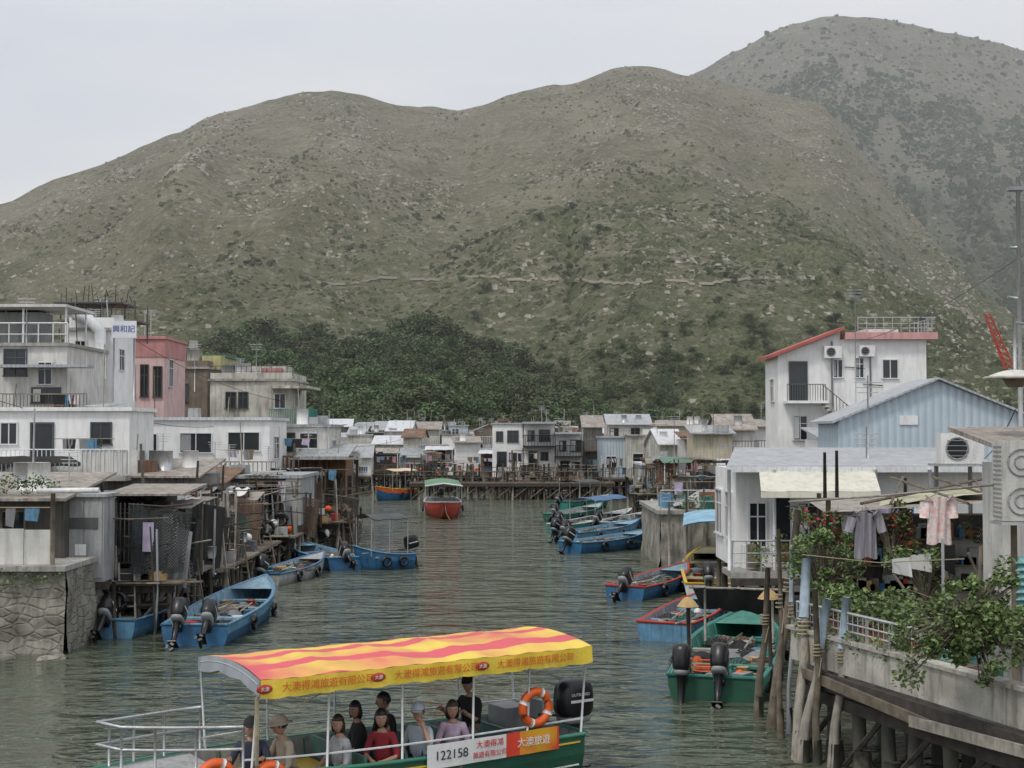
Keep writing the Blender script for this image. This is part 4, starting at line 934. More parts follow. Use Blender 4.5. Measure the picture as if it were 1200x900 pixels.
shirt('hanging_striped_shirt',at(1014,600,24),.42,.78,LS);shirt('hanging_floral_shirt',at(1100,582,22.5),.42,.75,FL,.05)
o=Obj('washing_line');a=at(925,588,26);b=at(1165,568,21.5);o.tube([a,a.lerp(b,.5)-Vector((0,0,.03)),b],.022,WOODL,6)
a=at(940,650,25);b=at(1130,655,22);o.tube([a,a.lerp(b,.5)-Vector((0,0,.1)),b],.008,ROPE,4);o.done()
for i,(px,py,ww,hh) in enumerate(((1056,655,.3,.3),(1078,651,.34,.28),(1112,640,.2,.5))):
    p=at(px,py,23.2);o=Obj('hanging_towel',p);m=CW if i<2 else BLKC
    o.cloth((-ww/2,0,0),(ww/2,.0,.03),(ww*.6,.02,-hh),(-ww*.5,.03,-hh*.75),m,0,6,.03);o.done()
# utility poles / lamp / crane
o=Obj('street_lamp',(xd(1196,30),30,0));o.part('pole').cyl((0,0,1.6),(0,0,zd(208,30)),.06,STEEL,.045);z=zd(222,30);o.cyl((0,0,z),(-.15,0,z),.04,STEEL);o.part('head').b2(-.22,.1,-.12,.12,z-.03,z+.05,GRYP)
o.part('arm').cyl((0,0,zd(290,30)),(-.2,0,zd(290,30)),.03,STEEL);o.cyl((0,0,zd(350,30)),(-.25,0,zd(348,30)),.03,STEEL);o.done()
o=Obj('dish_lamp',(xd(1190,24),24,0));z=zd(440,24)
o.part('shade').grid(lambda u,v:(.5*v*cos(2*pi*u),.5*v*sin(2*pi*u),z+.1-.14*v*v),18,5,OFFW);o.part('rim').torus((0,0,z-.04),.5,.025,WEATH,'Z',20);o.part('bowl').cyl((0,0,z-.2),(0,0,z+.05),.12,WOOD,.28,12);o.part('stem').cyl((0,0,z),(0,0,z+1),.03,STEEL);o.tube([(0,0,z+.9),(.6,.5,z+.9),(.8,1,1.6)],.035,STEEL);o.done()
for px,pt,d,zb in ((1003,335,68,4),(1017,440,41,4),(1015,500,41,1.6),(966,530,32,1.6),(980,528,32,1.6),(1060,560,30,1.6),(118,345,72,8),(228,400,90,8),(300,400,86,8),(563,500,150,2),(744,490,140,2),(845,490,130,2),(430,495,140,2),(655,488,122,2),(790,485,100,2),(30,345,62,8)):
    o=Obj('antenna_pole',(xd(px,d),d,0));z=zd(pt,d);r=.04 if d>35 else .07;o.part('mast').cyl((0,0,zb),(0,0,z),r,WOODD if d<35 else STEEL,r*.5,6)
    if d>35:
        for k in range(3):o.part('aerial').cyl((-.4+.05*k,0,z-.2-.15*k),(.4-.05*k,0,z-.2-.15*k),.015,STEEL,n=4)
    o.done()
o=Obj('red_crane_boom');a=at(1157,368,170);b=at(1183,432,170)
for dx,dy in ((-.6,0),(.6,0),(0,.8)):o.cyl(a+Vector((dx*.5,dy,0)),b+Vector((dx,dy,0)),.1,REDP,n=5)
for k in range(9):
    p=a.lerp(b,k/9);r2=a.lerp(b,(k+1)/9);o.cyl(p+Vector((-.45,0,0)),r2+Vector((.5,0,0)),.06,REDP,n=4);o.cyl(p+Vector((.45,0,0)),r2+Vector((-.5,0,0)),.06,REDP,n=4)
o.done()
o=Obj('overhead_cables')
for (a,b,s) in (((153,395,76),(330,470,86),1.2),((1197,300,30),(1003,400,68),.8),((0,470,50),(160,500,64),.5),((330,520,72),(470,515,130),1),((120,480,54),(250,500,66),.6),((1150,540,38),(1190,480,30),.4)):
    p=at(*a);q_=at(*b);o.tube([p.lerp(q_,i/12)-Vector((0,0,s*4*(i/12)*(1-i/12)*.4)) for i in range(13)],.014,BLACK,4)
o.done()
# ---------------- boats ----------------
def hull(o,L,W,h,hm,im,rm,bow=.35,fl=.12,up=None):
    Nn=16;out=[];inn=[]
    for i in range(Nn+1):
        s=i/Nn;tp=1-max(0,(s-.38)/.62)**2.4;w=max(.02,W/2*(.86+.14*min(1,s/.35))*tp)
        g=h+bow*s**2.6;k=-.28+(bow*.8+h*.55)*max(0,(s-.78)/.22)**2
        xo=lambda zz:L*s if s<=.5 else L*(s-.07*(1-(zz-k)/(g-k+.01))*((s-.5)*2)**2)
        row=[(w,g),(w*.985,g-(g-k)*.3),(w*.9,k+(g-k)*.38),(w*.62,k+.08),(0,k)]
        full=row+[(-a,b) for a,b in row[-2::-1]]
        out.append([(xo(z_),y_,z_) for y_,z_ in full])
        wi=max(.0,w-.07);f=max(fl,k+.1)
        r2=[(wi,g),(wi*.88,f)];r2=r2+[(-a,b) for a,b in r2[::-1]]
        inn.append([(xo(z_) if s>.5 else L*s+(.05 if i==0 else 0),y_,z_) for y_,z_ in r2])
    o.part('hull');n=9
    vs=[p for r_ in out for p in r_]
    low=[(i*n+k,i*n+k+1,(i+1)*n+k+1,(i+1)*n+k) for i in range(Nn) for k in range(1,7)]
    upf=[(i*n+k,i*n+k+1,(i+1)*n+k+1,(i+1)*n+k) for i in range(Nn) for k in (0,7)]
    o.add(vs,low,hm,True);o.add(vs,upf,up or hm,True);o.add(out[0],[tuple(range(9))],hm)
    o.part('interior');vs=[p for r_ in inn for p in r_]
    o.add(vs,[(i*4+k,i*4+k+1,(i+1)*4+k+1,(i+1)*4+k) for i in range(Nn) for k in range(3)],im);o.add(inn[0],[(0,1,2,3)],im)
    o.part('ribs')
    for i in range(1,13):
        a=inn[i];
        for (p,q_) in ((a[0],a[1]),(a[3],a[2])):o.cyl(Vector(p)+Vector((0,0,-.03)),Vector(q_)+Vector((0,0,.02)),.022,rm,n=4)
    o.part('gunwale')
    for sd_ in (0,8):
        ii=0 if sd_==0 else 3
        vs=[];[vs.extend([out[i][sd_],inn[i][ii]]) for i in range(Nn+1)]
        o.add([(a,b,c+.004) for a,b,c in vs],[(2*i,2*i+1,2*i+3,2*i+2) for i in range(Nn)],rm)
        o.tube([(a,b,c-.01) for a,b,c in [out[i][sd_] for i in range(Nn+1)]],.035,rm,6)
    o.tube([(0,-W*.43,h),(0,W*.43,h)],.04,rm,6)
    fw=[out[i] for i in range(12,17)]
    o.part('foredeck');o.add([p for r_ in fw for p in (r_[0][:2]+(r_[0][2]-.02,),r_[8][:2]+(r_[8][2]-.02,))],[(2*i,2*i+1,2*i+3,2*i+2) for i in range(4)],im)
def outboard(o,y=0,h=.5,tilt=.0,s=1.0,cm=None,x=-.12):
    T0=o.T.copy();o.T=T0@Matrix.Translation((x,y,h))@Matrix.Rotation(tilt,4,'Y')@Matrix.Scale(s,4);cm=cm or BLACK
    o.part('outboard_motor')
    o.sph((-.1,0,.38),(.30,.19,.30),cm,14,10,.6,lambda p:Vector((p.x*(1-.15*p.z),p.y,p.z)));o.sph((-.1,0,.1),(.26,.16,.08),GRYP,12,6,.6)
    o.b2(-.12,.16,-.1,.1,-.12,.06,BLACK);o.tube([(-.12,0,.05),(-.14,0,-.35),(-.16,0,-.75)],[.1,.075,.055],BLACK,8)
    o.sph((-.16,0,-.78),(.2,.05,.05),BLACK,8,6);o.b2(-.34,.05,-.11,.11,-.62,-.6,BLACK)
    for k in range(3):
        a=k*2.09;o.box((-.37,.08*cos(a),-.78+.08*sin(a)),(.02,.06,.1),FRAMED,rx=a)
    for sg in (-1,1):o.add([(-.33,sg*.192,.35),(.08,sg*.192,.35),(.08,sg*.192,.39),(-.33,sg*.192,.39)],[(0,1,2,3)],WPLA)
    o.cyl((.1,0,.15),(.55,.05,.22),.02,BLACK)
    o.T=T0
def boat(name,b0,y0,b1,y1,W,hm,im,rm,h=.45,motors=((0,.9),),canopy=None,up=None,clut=8,seed=0,fin=True,bow=.35):
    p=wat(b0,y0);q_=wat(b1,y1);v=q_-p;L=v.length
    o=Obj(name,p,atan2(v.y,v.x));hull(o,L,W,h,hm,im,rm,bow,up=up);o.L=L
    q=random.Random(seed)
    o.part('thwarts')
    for s in (.22,.45,.66):o.b2(L*s-.12,L*s+.12,-W*.42,W*.42,h-.14,h-.08,im if s!=.45 else WOODL)
    for (y,t) in motors:outboard(o,y,h,t,1.0)
    o.part('gear')
    for i in range(int(clut*2.0)):
        x=q.uniform(.08,.68)*L;y=q.uniform(-.34,.34)*W;m=q.choice([SKYP,REDP,WPLA,WOOD,GRYP,WOOD,TURQ,WOOD,STRAW,BLACK,GREYW]);k=q.random()
        if k<.3:o.box((x,y,.12+.16),(q.uniform(.2,.45),.28,.3),m,q.random()*3)
        elif k<.5:o.cyl((x,y,.12),(x,y,.12+q.uniform(.2,.4)),.11,m,.14,10)
        elif k<.62:
            for j in range(3):o.torus((x,y,.16+j*.05),.2,.03,ROPE,'Z',12)
        elif k<.75:o.tube([(x-.8,y,h+.03),(x+.8,y+q.uniform(-.3,.3),h+.06)],.022,q.choice([WOODL,STEEL,WOOD]),5)
        elif k<.82:o.sph((x,y,.3),(.13,.13,.18),q.choice([WPLA,ORG,BLACK]),8,6)
        else:o.cloth((x-.4,y-.3,.35),(x+.4,y-.3,.3),(x+.4,y+.3,.3),(x-.3,y+.3,.35),q.choice([NETG,BLKC,NETB,NET,GCL]),-.15,8,.05)
    for s in (.25,.55):
        for sg in (-1,1):o.torus((L*s,sg*(W/2+.06),h*.55),.17,.06,BLACK,'Y',12)
    if canopy:
        x0,x1,zc,cm=canopy;o.part('canopy')
        def f(u,v):
            yy=(v-.5)*W*.95;return (L*(x0+(x1-x0)*u),yy,zc+.16*(1-(2*v-1)**2)+.02*sin(u*14))
        o.grid(f,10,8,cm);o.grid(lambda u,v:tuple(Vector(f(u,v))-Vector((0,0,.03))),10,8,cm)
        for a in (x0,(x0+x1)/2,x1):
            for sg in (-1,1):o.cyl((L*a,sg*W*.44,h-.05),(L*a,sg*W*.46,zc+.01),.02,STEEL,n=5)
    o.part('mooring_line').tube([(L*.97,0,h+bow),(L*1.02,.1,h*.6),(L*1.1,.3,.1)],.012,ROPE,4)
    if fin:o.done()
    return o
GT=M('dark_canopy',(.07,.08,.085),.8,.2,.2)
boat('blue_motorboat',228,757,312,706,2.0,BLUP,DECKB,SKYP,.55,((-.35,.9),(.4,.6)),None,seed=1,clut=18,up=SKYP)
boat('pale_blue_motorboat',125,748,225,712,1.8,SKYP,DECKG,SKYP,.5,((0,.8),),(.2,.7,1.7,NET),seed=2,clut=20,up=BLUP)
boat('grey_motorboat',308,686,380,668,1.5,DECKG,DECKG,BLUP,.42,((0,.4),),None,seed=3,clut=12)
boat('blue_motorboat',405,668,342,654,1.7,BLUP,DECKB,SKYP,.5,((0,1.),),None,seed=4,clut=12)
boat('blue_canopy_boat',478,664,413,667,1.9,BLUP,DECKG,SKYP,.6,((0,.2),),(.15,.8,2.0,GT),seed=5,clut=14)
boat('small_skiff',345,648,300,650,1.3,WPLA,DECKG,BLUP,.4,((0,.9),),None,seed=14)
o=boat('red_tour_boat',517,596,521,610,2.5,REDP,DECKG,WPLA,.8,((0,.0),),(.02,.78,2.0,M('green_canopy',(.13,.27,.16))),seed=6,clut=10,up=REDP,fin=False,bow=.35)
o.part('canopy_edge');o.tube([(o.L*.78,-1.2,2.0),(o.L*.78,0,2.17),(o.L*.78,1.2,2.0)],.05,WPLA);o.done()
boat('orange_tour_boat',478,584,440,587,2.2,BLUP,DECKG,YELP,.8,((0,.0),),(.02,.8,2.3,M('orange_canopy',(.75,.3,.06),.7,.2,.1,kind='xstripe',c2=(.6,.55,.4),freq=2)),seed=7,clut=12,up=ORG)
boat('blue_motorboat',668,648,762,640,1.7,BLUP,DECKB,SKYP,.5,((0,.5),),None,seed=8,clut=14)
boat('blue_motorboat',662,636,750,626,1.7,SKYP,DECKB,BLUP,.5,((0,.9),(.5,.4)),None,seed=9,clut=14)
boat('green_canopy_boat',655,625,740,612,1.7,TURQ,DECKG,WPLA,.5,((0,.7),),(.3,.75,1.6,BLUESH),seed=10,clut=12)
boat('green_motorboat',650,612,705,604,1.8,GRNP,DECKG,TURQ,.5,((0,.9),),None,seed=11,clut=12)
boat('blue_motorboat',700,622,770,614,1.8,BLUP,DECKG,WPLA,.5,((0,.9),),None,seed=21,clut=12)
boat('green_motorboat',655,598,715,594,2.0,TURQ,DECKG,GRNP,.6,((0,.9),),(.2,.6,1.9,GT),seed=12,clut=12)
boat('blue_motorboat',732,703,806,684,1.6,BLUP,DECKB,REDP,.45,((0,.9),),None,seed=13,clut=14)
boat('white_canopy_boat',838,706,832,662,2.2,WPLA,M('deck_yellow',(.5,.45,.28)),YELP,.6,((.2,.6),),(.3,.85,2.2,M('pale_blue_canopy',(.25,.45,.6))),seed=15,clut=12)
boat('blue_motorboat',778,752,838,722,1.7,SKYP,DECKB,REDP,.5,(),None,seed=16,clut=12)
o=boat('green_motorboat',838,822,880,746,2.25,GRNP,M('green_deck',(.06,.24,.19),.6,.3,.5,s=4),TURQ,.5,((.65,.15),(-.1,.5)),None,seed=17,clut=26,up=TURQ,fin=False)
o.part('frame')
for a,b in ((.35,1),(.35,-1),(.6,.9),(.6,-.9)):o.cyl((o.L*a,b*.9,.4),(o.L*a,b*.9,1.7),.03,WOODL)
o.cyl((o.L*.6,-1.2,1.68),(o.L*.6,1.2,1.68),.03,WOODL)
o.part('drape').cloth((o.L*.6,1.15,1.7),(o.L*.6,-1.15,1.72),(o.L*.66,-1.0,1.0),(o.L*.63,.9,1.15),BLKC,.1,10,.07)
o.part('hose').tube([(.6+.3*cos(i*.7),.2+.3*sin(i*.7),.5+.01*i) for i in range(20)],.02,ORG,5);o.done()
for px,py,d in ((806,708,31),(901,699,30)):
    p=at(px,py,d);o=Obj('straw_hat',p);o.grid(lambda u,v:(.24*v*cos(2*pi*u),.24*v*sin(2*pi*u),.24*cos(v*1.45)-.08+.006*sin(v*40)),20,12,STRAW);o.done()
    o=Obj('hat_post',(p.x,p.y,0));o.part('post').cyl((.05,0,-.6),(0,0,p.z+.12),.045,WOODD,.04);o.done()
p=wat(203,712);o=Obj('red_pennant',p);o.part('staff').cyl((0,0,.3),(.1,0,1.9),.025,WOODL);o.part('flag').cloth((.1,0,1.9),(.25,.05,1.2),(-.15,.05,.8),(.0,0,1.4),M('pink_flag',(.6,.12,.15)),0,5,.02);o.done()
# ---------------- tour boat ----------------
TY=radians(213);TL=7.7;BX,BY=.6,23.02
o=Obj('tour_boat',(BX,BY,0),TY);tb=o
hull(o,TL,2.3,.78,GRNP,DECKG,M('green_rail',(.04,.2,.13),.5,.2,.3),.18,.06,up=GRNP)
def gw(x,z=0,off=0):
    s=x/TL;tp=1-max(0,(s-.38)/.62)**2.4;return 2.3/2*(.86+.14*min(1,s/.35))*tp+off
o.part('trim')
for zz,m,r in ((.66,YELP,.016),(.30,WPLA,.014)):
    for sg in (1,-1):o.tube([(x*.1,sg*gw(x*.1,0,.005 if zz>.5 else -.03),zz+.15*((x*.1/TL)**2.6)) for x in range(1,66,3)],r,m,5)
x0c,x1c,zc,hw=-.02,5.5,1.93,1.15
CAN=M('striped_canopy',(.84,.62,.10),.65,.08,.18,kind='stripe',c2=(.66,.10,.12),freq=7.5,s=.6);CY=M('canopy_yellow',(.82,.60,.06),.6,.05,.18,s=3);CI=M('canopy_lining',(.35,.38,.42),.8,.1,.3)
o.part('canopy')
def cf(u,v,k=0):
    y=(2*v-1)*hw;x=x0c+(x1c-x0c)*u;return (x,y,zc+.22+.13*(1-(2*v-1)**2)-.035*abs(sin(u*pi*5))*(1-abs(2*v-1))-.012*abs(sin(u*pi*5))+.006*sin(u*90+v*7)-k)
o.grid(lambda u,v:cf(u,v),60,16,CAN);o.grid(lambda u,v:cf(u,v,.03),30,12,CI)
for sg in (1,-1):
    o.grid(lambda u,v:(x0c+(x1c-x0c)*u,sg*(hw+.012+.02*sin(u*47+v)*v),zc+.22-.24*v-(.02*abs(sin(u*pi*14))*v)-.012*abs(sin(u*pi*5))),110,4,CY)
    o.grid(lambda u,v:(x0c+(x1c-x0c)*u,sg*(hw-.012),zc+.2-.2*v),10,2,CI)
o.grid(lambda u,v:(x1c+.01,(2*u-1)*hw,zc+.22+.13*(1-(2*u-1)**2)-.2*v-.04*v*abs(sin(u*9))),20,3,CI)
o.part('canopy_frame')
for x in (.05,1.1,2.1,3.3,4.45,5.5):
    for sg in (1,-1):
        o.cyl((x,sg*gw(x,0,-.05),.7),(x,sg*(hw-.05),zc+.2),.018,STEELW,n=6)
    o.tube([(x,(2*v/8-1)*(hw-.04),zc+.15+.12*(1-(2*v/8-1)**2)) for v in range(9)],.018,STEEL,5)
for sg in (1,-1):
    o.cyl((.05,sg*(hw-.05),zc),(5.5,sg*(hw-.05),zc),.018,STEEL,n=5)
    o.tube([(x*.1,sg*gw(x*.1,0,-.05),1.0+.05*(x*.1/TL)**2) for x in range(0,57,4)],.016,STEELW,5)
o.part('hanging_rope').tube([(5.5,1.05,1.9),(5.52,1.1,1.4),(5.5,1.05,1.0),(5.45,.95,.8)],.03,ROPE,5);o.tube([(5.5,1.05,1.85),(5.0,1.08,1.7),(4.5,1.05,1.88)],.01,ROPE,4)
o.part('bow_railing')
for zz in (.3,.6):
    pts=[]
    for x in (5.6,6.0,6.4,6.8,7.1):pts.append((x,gw(x,0,-.05),.8+.18*(x/TL)**2.6+zz))
    pts=pts+[(7.35,0,1.0+zz)]+[(a,-b,c) for a,b,c in pts[::-1]]
    o.tube(pts,.022,STEEL,6)
for x in (5.6,6.2,6.7,7.1):
    for sg in (1,-1):
        b=sg*gw(x,0,-.05);zb=.78+.18*(x/TL)**2.6;o.cyl((x,b,zb-.03),(x,b,zb+.62),.02,STEEL,n=6)
o.part('seats');SB=M('seat_board',(.1,.22,.19),.6,.2,.3)
for x in (1.3,2.15,2.75,3.35,4.0,5.1):
    o.b2(x-.2,x+.2,-.95,.95,.46,.51,SB if x<4 else YELP);o.b2(x-.18,x+.18,-.9,-.8,.06,.46,WOOD);o.b2(x-.18,x+.18,.8,.9,.06,.46,WOOD)
    o.b2(x-.24,x-.2,-.9,.9,.55,.86,SB if x<4.5 else WOOD)
o.part('boxes').b2(4.35,4.7,.2,.7,.1,.62,YELP);o.b2(.15,.6,-.9,-.35,.1,1.0,GRYP);o.b2(.3,.34,-.3,.3,.9,1.2,GRYP);o.b2(5.9,6.4,-.3,.3,.06,.4,WOOD)
for j in range(4):o.torus((6.5,.3,.12+j*.05),.22,.03,ROPE,'Z',12)
o.part('life_rings')
def ring(c,r=.27,axis='Y'):
    o.part('life_rings').torus(c,r,.07,ORG,axis,24)
    for k in range(4):
        a=k*pi/2+.4;x,y=r*cos(a),r*sin(a);v=Vector({'Y':(x,0,y),'Z':(x,y,0)}[axis]);t=Vector({'Y':(-y,0,x),'Z':(-y,x,0)}[axis])*.12;p=Vector(c)+v;o.tube([p-t,p+t],.075,WPLA,8)
ring((.95,gw(.95)-.02,1.28),.24);ring((6.0,gw(6.0)+.08,.8),.24);ring((5.3,gw(5.3)+.08,.76),.2)
o.part('banner')
def bf(xa,xb,z0,z1,m,off=.05):
    o.grid(lambda u,v:(xa+(xb-xa)*u,gw(xa+(xb-xa)*u,0,off)+.006*sin(u*13),z0+(z1-z0)*v+.05*((xa+(xb-xa)*u)/TL)**2),16,2,m)
WB=M('banner_white2',(.78,.78,.76),.5,.04,.12,s=3)
bf(1.55,2.95,.62,.97,WB);bf(.55,1.55,.62,.97,M('banner_yellow',(.85,.45,.03),.5,.15,.05,kind='xstripe',c2=(.7,.06,.03),freq=5))
TXc=((-1,0,0),(0,0,1),(0,1,0));TD=M('text_black',(.02,.02,.03),.6,0,0,bump=0);TR=M('text_red',(.5,.03,.03),.6,0,0,bump=0);TO=M('text_orange',(.6,.12,.02),.6,0,0,bump=0)
text(o,'122158',.19,(2.54,gw(2.5,0,.066),.8),TXc,TD);text(o,'大澳得鴻',.12,(1.86,gw(1.9,0,.068),.87),TXc,TR);text(o,'旅遊有限公司',.1,(1.86,gw(1.9,0,.068),.72),TXc,TR)
text(o,'大澳旅遊',.15,(1.05,gw(1.05,0,.075),.8),TXc,WB);text(o,'No.1258',.13,(4.6,gw(4.6,0,.02),.5),TXc,WPLA)
for xs in (4.5,2.78,1.05):
    text(o,'大澳得鴻旅遊有限公司',.14,(xs,hw+.045,zc+.09),TXc,TO)
    xx=xs+.95;o.part('logos').sph((xx,hw+.03,zc+.095),(.12,.014,.065),REDP,14,6);text(o,'大澳',.065,(xx,hw+.047,zc+.095),TXc,WB)
outboard(o,.25,.75,.0,1.1,x=-.2)
text(o,'OUTBOARD',.065,(-.3,.25+.215,1.26),TXc,WB)
o.done()
# ---------------- people ----------------
SKIN=M('skin',(.42,.24,.16),.6,.08,0,bump=0);HAIR=M('black_hair',(.012,.01,.009),.5,.3,0);EYEW=M('eye_white',(.7,.7,.68),.4,0,0,bump=0);LIP=M('lips',(.3,.1,.08),.5,0,0,bump=0)
def person(name,loc,yaw,shirt,trou,hair=HAIR,hat=None,female=False,headyaw=0,lean=0.04,armv=0,longsleeve=False,sit=.5,sc_=1.1):
    o=Obj(name,loc,yaw)
    ws=.175 if female else .2
    V=[];E=[];Rr=[];LB=[]
    def ad(p,r,par=None,lab='shirt'):
        V.append(Vector(p));Rr.append(r);LB.append(lab)
        if par is not None:E.append((par,len(V)-1))
        return len(V)-1
    pel=ad((0,0,.11),(.13,.16));a=ad((lean*.3,0,.26),(.105,.14),pel);ch=ad((lean,0,.43),(.115,.17),a);nb=ad((lean*1.2,0,.56),(.06,.07),ch);nk=ad((lean*1.4+.01,0,.64),(.052,.052),nb,'skin')
    wr_=[]
    for k,sg in enumerate((1,-1)):
        s0=ad((lean,sg*ws*.8,.52),(.065,.065),ch);
        if armv==0:el=(lean+.08,sg*(ws+.05),.25);wr=(lean+.30,sg*(ws-.03),.16)
        elif armv==1:el=(lean+.14,sg*(ws+.06),.28);wr=(lean+.33,sg*(ws+.02),.40)
        elif armv==3 and sg==1:el=(lean+.16,sg*(ws+.1),.36);wr=(lean+.16,sg*(ws-.02),.6)
        else:el=(lean+.05,sg*(ws+.05),.26);wr=(lean+.25,sg*.06,.22)
        e=ad(el,(.042,.042),s0);w1=ad(wr,(.028,.028),e,'shirt' if longsleeve else 'skin');wr_.append((Vector(el),Vector(wr),sg))
    for sg in (1,-1):
        h=ad((.05,sg*.09,.085),(.085,.085),pel,'tr');kn=ad((.44,sg*.12,.09),(.062,.062),h,'tr');an=ad((.42,sg*.12,-sit+.1),(.042,.042),kn,'tr');ad((.42,sg*.12,-sit+.05),(.04,.045),an,'shoe');ad((.56,sg*.13,-sit+.035),(.03,.045),len(V)-1,'shoe')
    me=bpy.data.meshes.new('b');me.from_pydata(V,E,[]);ob=bpy.data.objects.new('b',me);col.objects.link(ob)
    md=ob.modifiers.new('s','SKIN');md.use_smooth_shade=True
    sv=me.skin_vertices[0].data
    for i,r in enumerate(Rr):sv[i].radius=r;sv[i].use_root=(i==0)
    ob.modifiers.new('u','SUBSURF').levels=2
    dg=bpy.context.evaluated_depsgraph_get();dg.update()
    m2=bpy.data.meshes.new_from_object(ob.evaluated_get(dg));bpy.data.objects.remove(ob)
    SH=M('shoe',(.05,.05,.05));ms={'shirt':shirt,'skin':SKIN,'tr':trou,'shoe':SH};keys=list(ms)
    m2.materials.clear()
    for k in keys:m2.materials.append(ms[k])
    for p in m2.polygons:
        c=p.center;best=9;lb='shirt'
        for (i,j) in E:
            A_,B_=V[i],V[j];t=max(0,min(1,(c-A_).dot(B_-A_)/(B_-A_).length_squared));dd=(c-A_.lerp(B_,t)).length-.5*(Rr[i][0]*(1-t)+Rr[j][0]*t)
            if dd<best:
                best=dd;lb=LB[j]
                if LB[j]=='skin' and j!=nk and t<.12:lb='shirt'
                if j==nk and t<.25:lb='shirt'
        p.material_index=keys.index(lb);p.use_smooth=True
    b=bpy.data.objects.new('figure',m2);col.objects.link(b);b.parent=o.root
    o.part('hands')
    for el,wr,sg in wr_:
        d=(wr-el).normalized();sd_=Vector((0,0,1)).cross(d).normalized();up=d.cross(sd_)
        o.tube([wr-d*.02,wr+d*.03,wr+d*.085],[.027,.036,.034],SKIN,8)
        for k in range(4):
            b0=wr+d*.08+sd_*(k-1.5)*.018;l=(.06,.072,.068,.052)[k]
            o.tube([b0,b0+d*l*.5-up*.005,b0+d*l*.85-up*.03,b0+d*l*.8-up*.05],[.009,.0085,.008,.006],SKIN,5)
        b0=wr+d*.03+sd_*sg*.03;o.tube([b0,b0+d*.03+sd_*sg*.03,b0+d*.06+sd_*sg*.032-up*.02],[.012,.01,.007],SKIN,5)
    T0=o.T.copy();hc=Vector((lean*1.4+.035,0,.755));o.T=Matrix.Translation(hc)@Matrix.Rotation(headyaw,4,'Z')@Matrix.Rotation(.12,4,'Y')
    o.part('head')
    def hf(p):
        q=p.copy()
        if q.z<0:q.y*=1+q.z*2.2;q.x*=1+q.z*1.0
        if q.z<-.03 and q.x>0:q.x+=.008
        return q
    o.sph((0,0,0),(.098,.078,.12),SKIN,18,14,1,hf)
    o.tube([(.094,0,.02),(.112,0,-.018),(.095,0,-.03)],[.008,.015,.012],SKIN,6)
    for sg in (1,-1):
        o.sph((.082,sg*.03,.008),(.014,.014,.009),EYEW,8,6);o.sph((.093,sg*.03,.008),(.005,.007,.007),HAIR,6,5);o.tube([(.092,sg*.016,.028),(.09,sg*.046,.028)],.004,HAIR,4)
        o.sph((-.005,sg*.079,-.005),(.018,.01,.03),SKIN,8,6)
    o.sph((.084,0,-.058),(.01,.024,.007),LIP,8,5)
    o.part('hair')
    def hr(p):
        q=p.copy()
        if q.z<(.045 if q.x>.02 else (-.09 if female else -.05)):
            q=q*.86
            if q.x>.02:q.x*=.8
        return q+Vector((-.006,0,0))
    o.sph((0,0,.012),(.107,.088,.124),hair,18,14,1,hr)
    if female:
        o.sph((-.055,0,-.06),(.06,.088,.13),hair,12,8)
        for sg in (1,-1):o.sph((-.015,sg*.075,-.045),(.045,.022,.09),hair,8,6)
    o.part('hat')
    if hat:
        kind,hm=hat
        o.sph((-.003,0,.03),(.114,.095,.112),hm,16,12,1,lambda p:Vector((p.x,p.y,max(p.z,.015))))
        if kind=='cap':o.add([(.09+.0,-.07,.05),(.15,-.06,.045),(.19,0,.05),(.15,.06,.045),(.09,.07,.05),(.09,-.07,.06),(.15,-.06,.055),(.19,0,.06),(.15,.06,.055),(.09,.07,.06)],[(0,1,2,3,4),(9,8,7,6,5),(0,1,6,5),(1,2,7,6),(2,3,8,7),(3,4,9,8)],hm)
        else:o.grid(lambda u,v:((.1+.075*v)*cos(2*pi*u),(.085+.075*v)*sin(2*pi*u),.05-.03*v),20,3,hm)
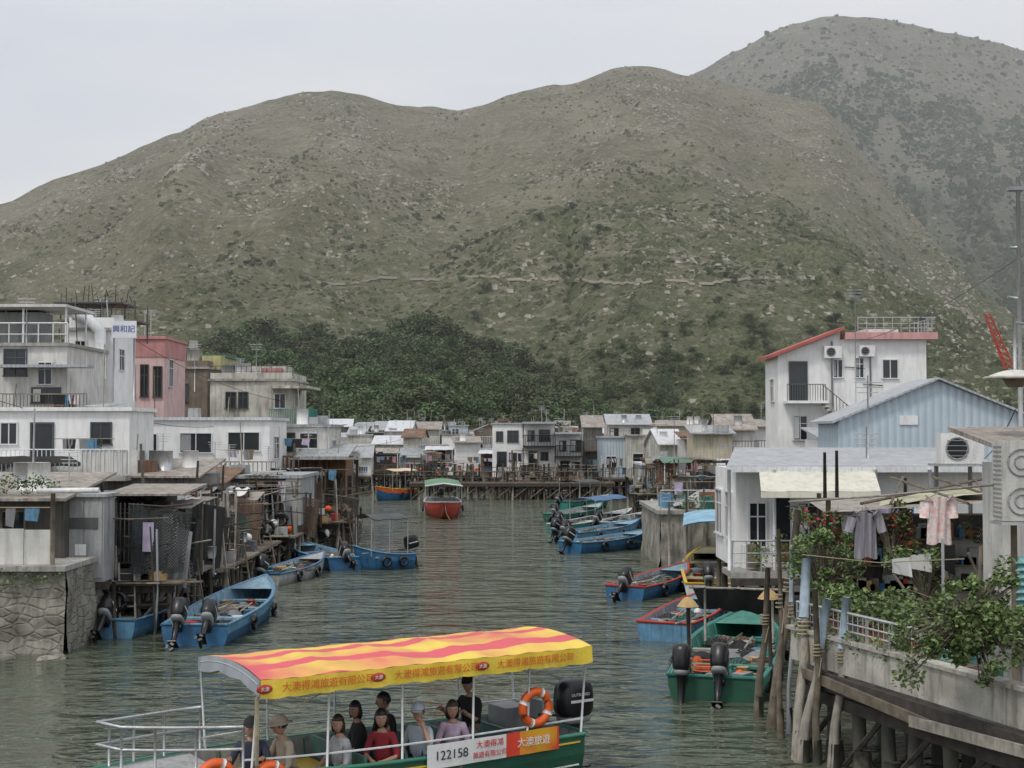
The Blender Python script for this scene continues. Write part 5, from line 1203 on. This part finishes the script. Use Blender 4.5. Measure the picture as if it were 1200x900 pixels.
    o.T=T0
    o.root.scale=(sc_,sc_,sc_)
    o.done();return o
def cl(n,c,kind=None,c2=None,freq=6):return M(n,c,.9,.15,0,s=6,kind=kind,c2=c2,freq=freq)
NV=cl('navy_shirt',(.03,.035,.06));BG=cl('beige_shirt',(.4,.33,.25));GY=cl('grey_print_shirt',(.28,.28,.29),None,(.55,.55,.55));RD=cl('red_shirt',(.28,.025,.035));BK=cl('black_shirt',(.02,.02,.022));PB=cl('pale_shirt',(.45,.5,.55));PK=cl('pink_print_shirt',(.45,.28,.42),None,(.65,.5,.6));JN=cl('jeans',(.05,.07,.12));KH=cl('khaki_trousers',(.2,.17,.12))
BRH=M('brown_hair',(.035,.02,.012),.5,.3,0)
def bloc(x,y,z=.5):
    return Vector((BX+cos(TY)*x-sin(TY)*y,BY+sin(TY)*x+cos(TY)*y,z))
for (nm,x,y,z,dy,sh,tr,kw) in (
    ('tour_guide',5.3,.4,.56,1.0,NV,JN,dict(hat=('cap',BK),armv=1,headyaw=.2)),
    ('passenger',4.78,.5,.55,.1,BG,KH,dict(hat=('brim',BG),headyaw=-.4,longsleeve=True,lean=.08)),
    ('passenger',4.0,.62,.53,.2,GY,JN,dict(female=True,headyaw=.6,hair=BRH,sc_=1.05)),
    ('passenger',3.35,.66,.53,.8,RD,BK,dict(female=True,headyaw=.3,armv=2,lean=.10)),
    ('passenger',2.75,-.35,.53,.1,BK,JN,dict(headyaw=-.3,armv=3)),
    ('passenger',2.75,.66,.53,.4,PB,JN,dict(hat=('cap',PB),headyaw=.5,armv=3,lean=.02)),
    ('passenger',3.35,-.1,.53,-.2,BK,JN,dict(female=True,headyaw=.8,sc_=1.06)),
    ('passenger',2.15,.62,.53,.9,PK,KH,dict(female=True,headyaw=.2,armv=2,lean=.12,hair=BRH)),
    ('boatman',1.4,-.1,.7,.3,BK,KH,dict(hat=('cap',BK),armv=1,sit=.6,headyaw=.5))):
    person(nm,bloc(x,y,z),TY+dy,sh,tr,**kw)
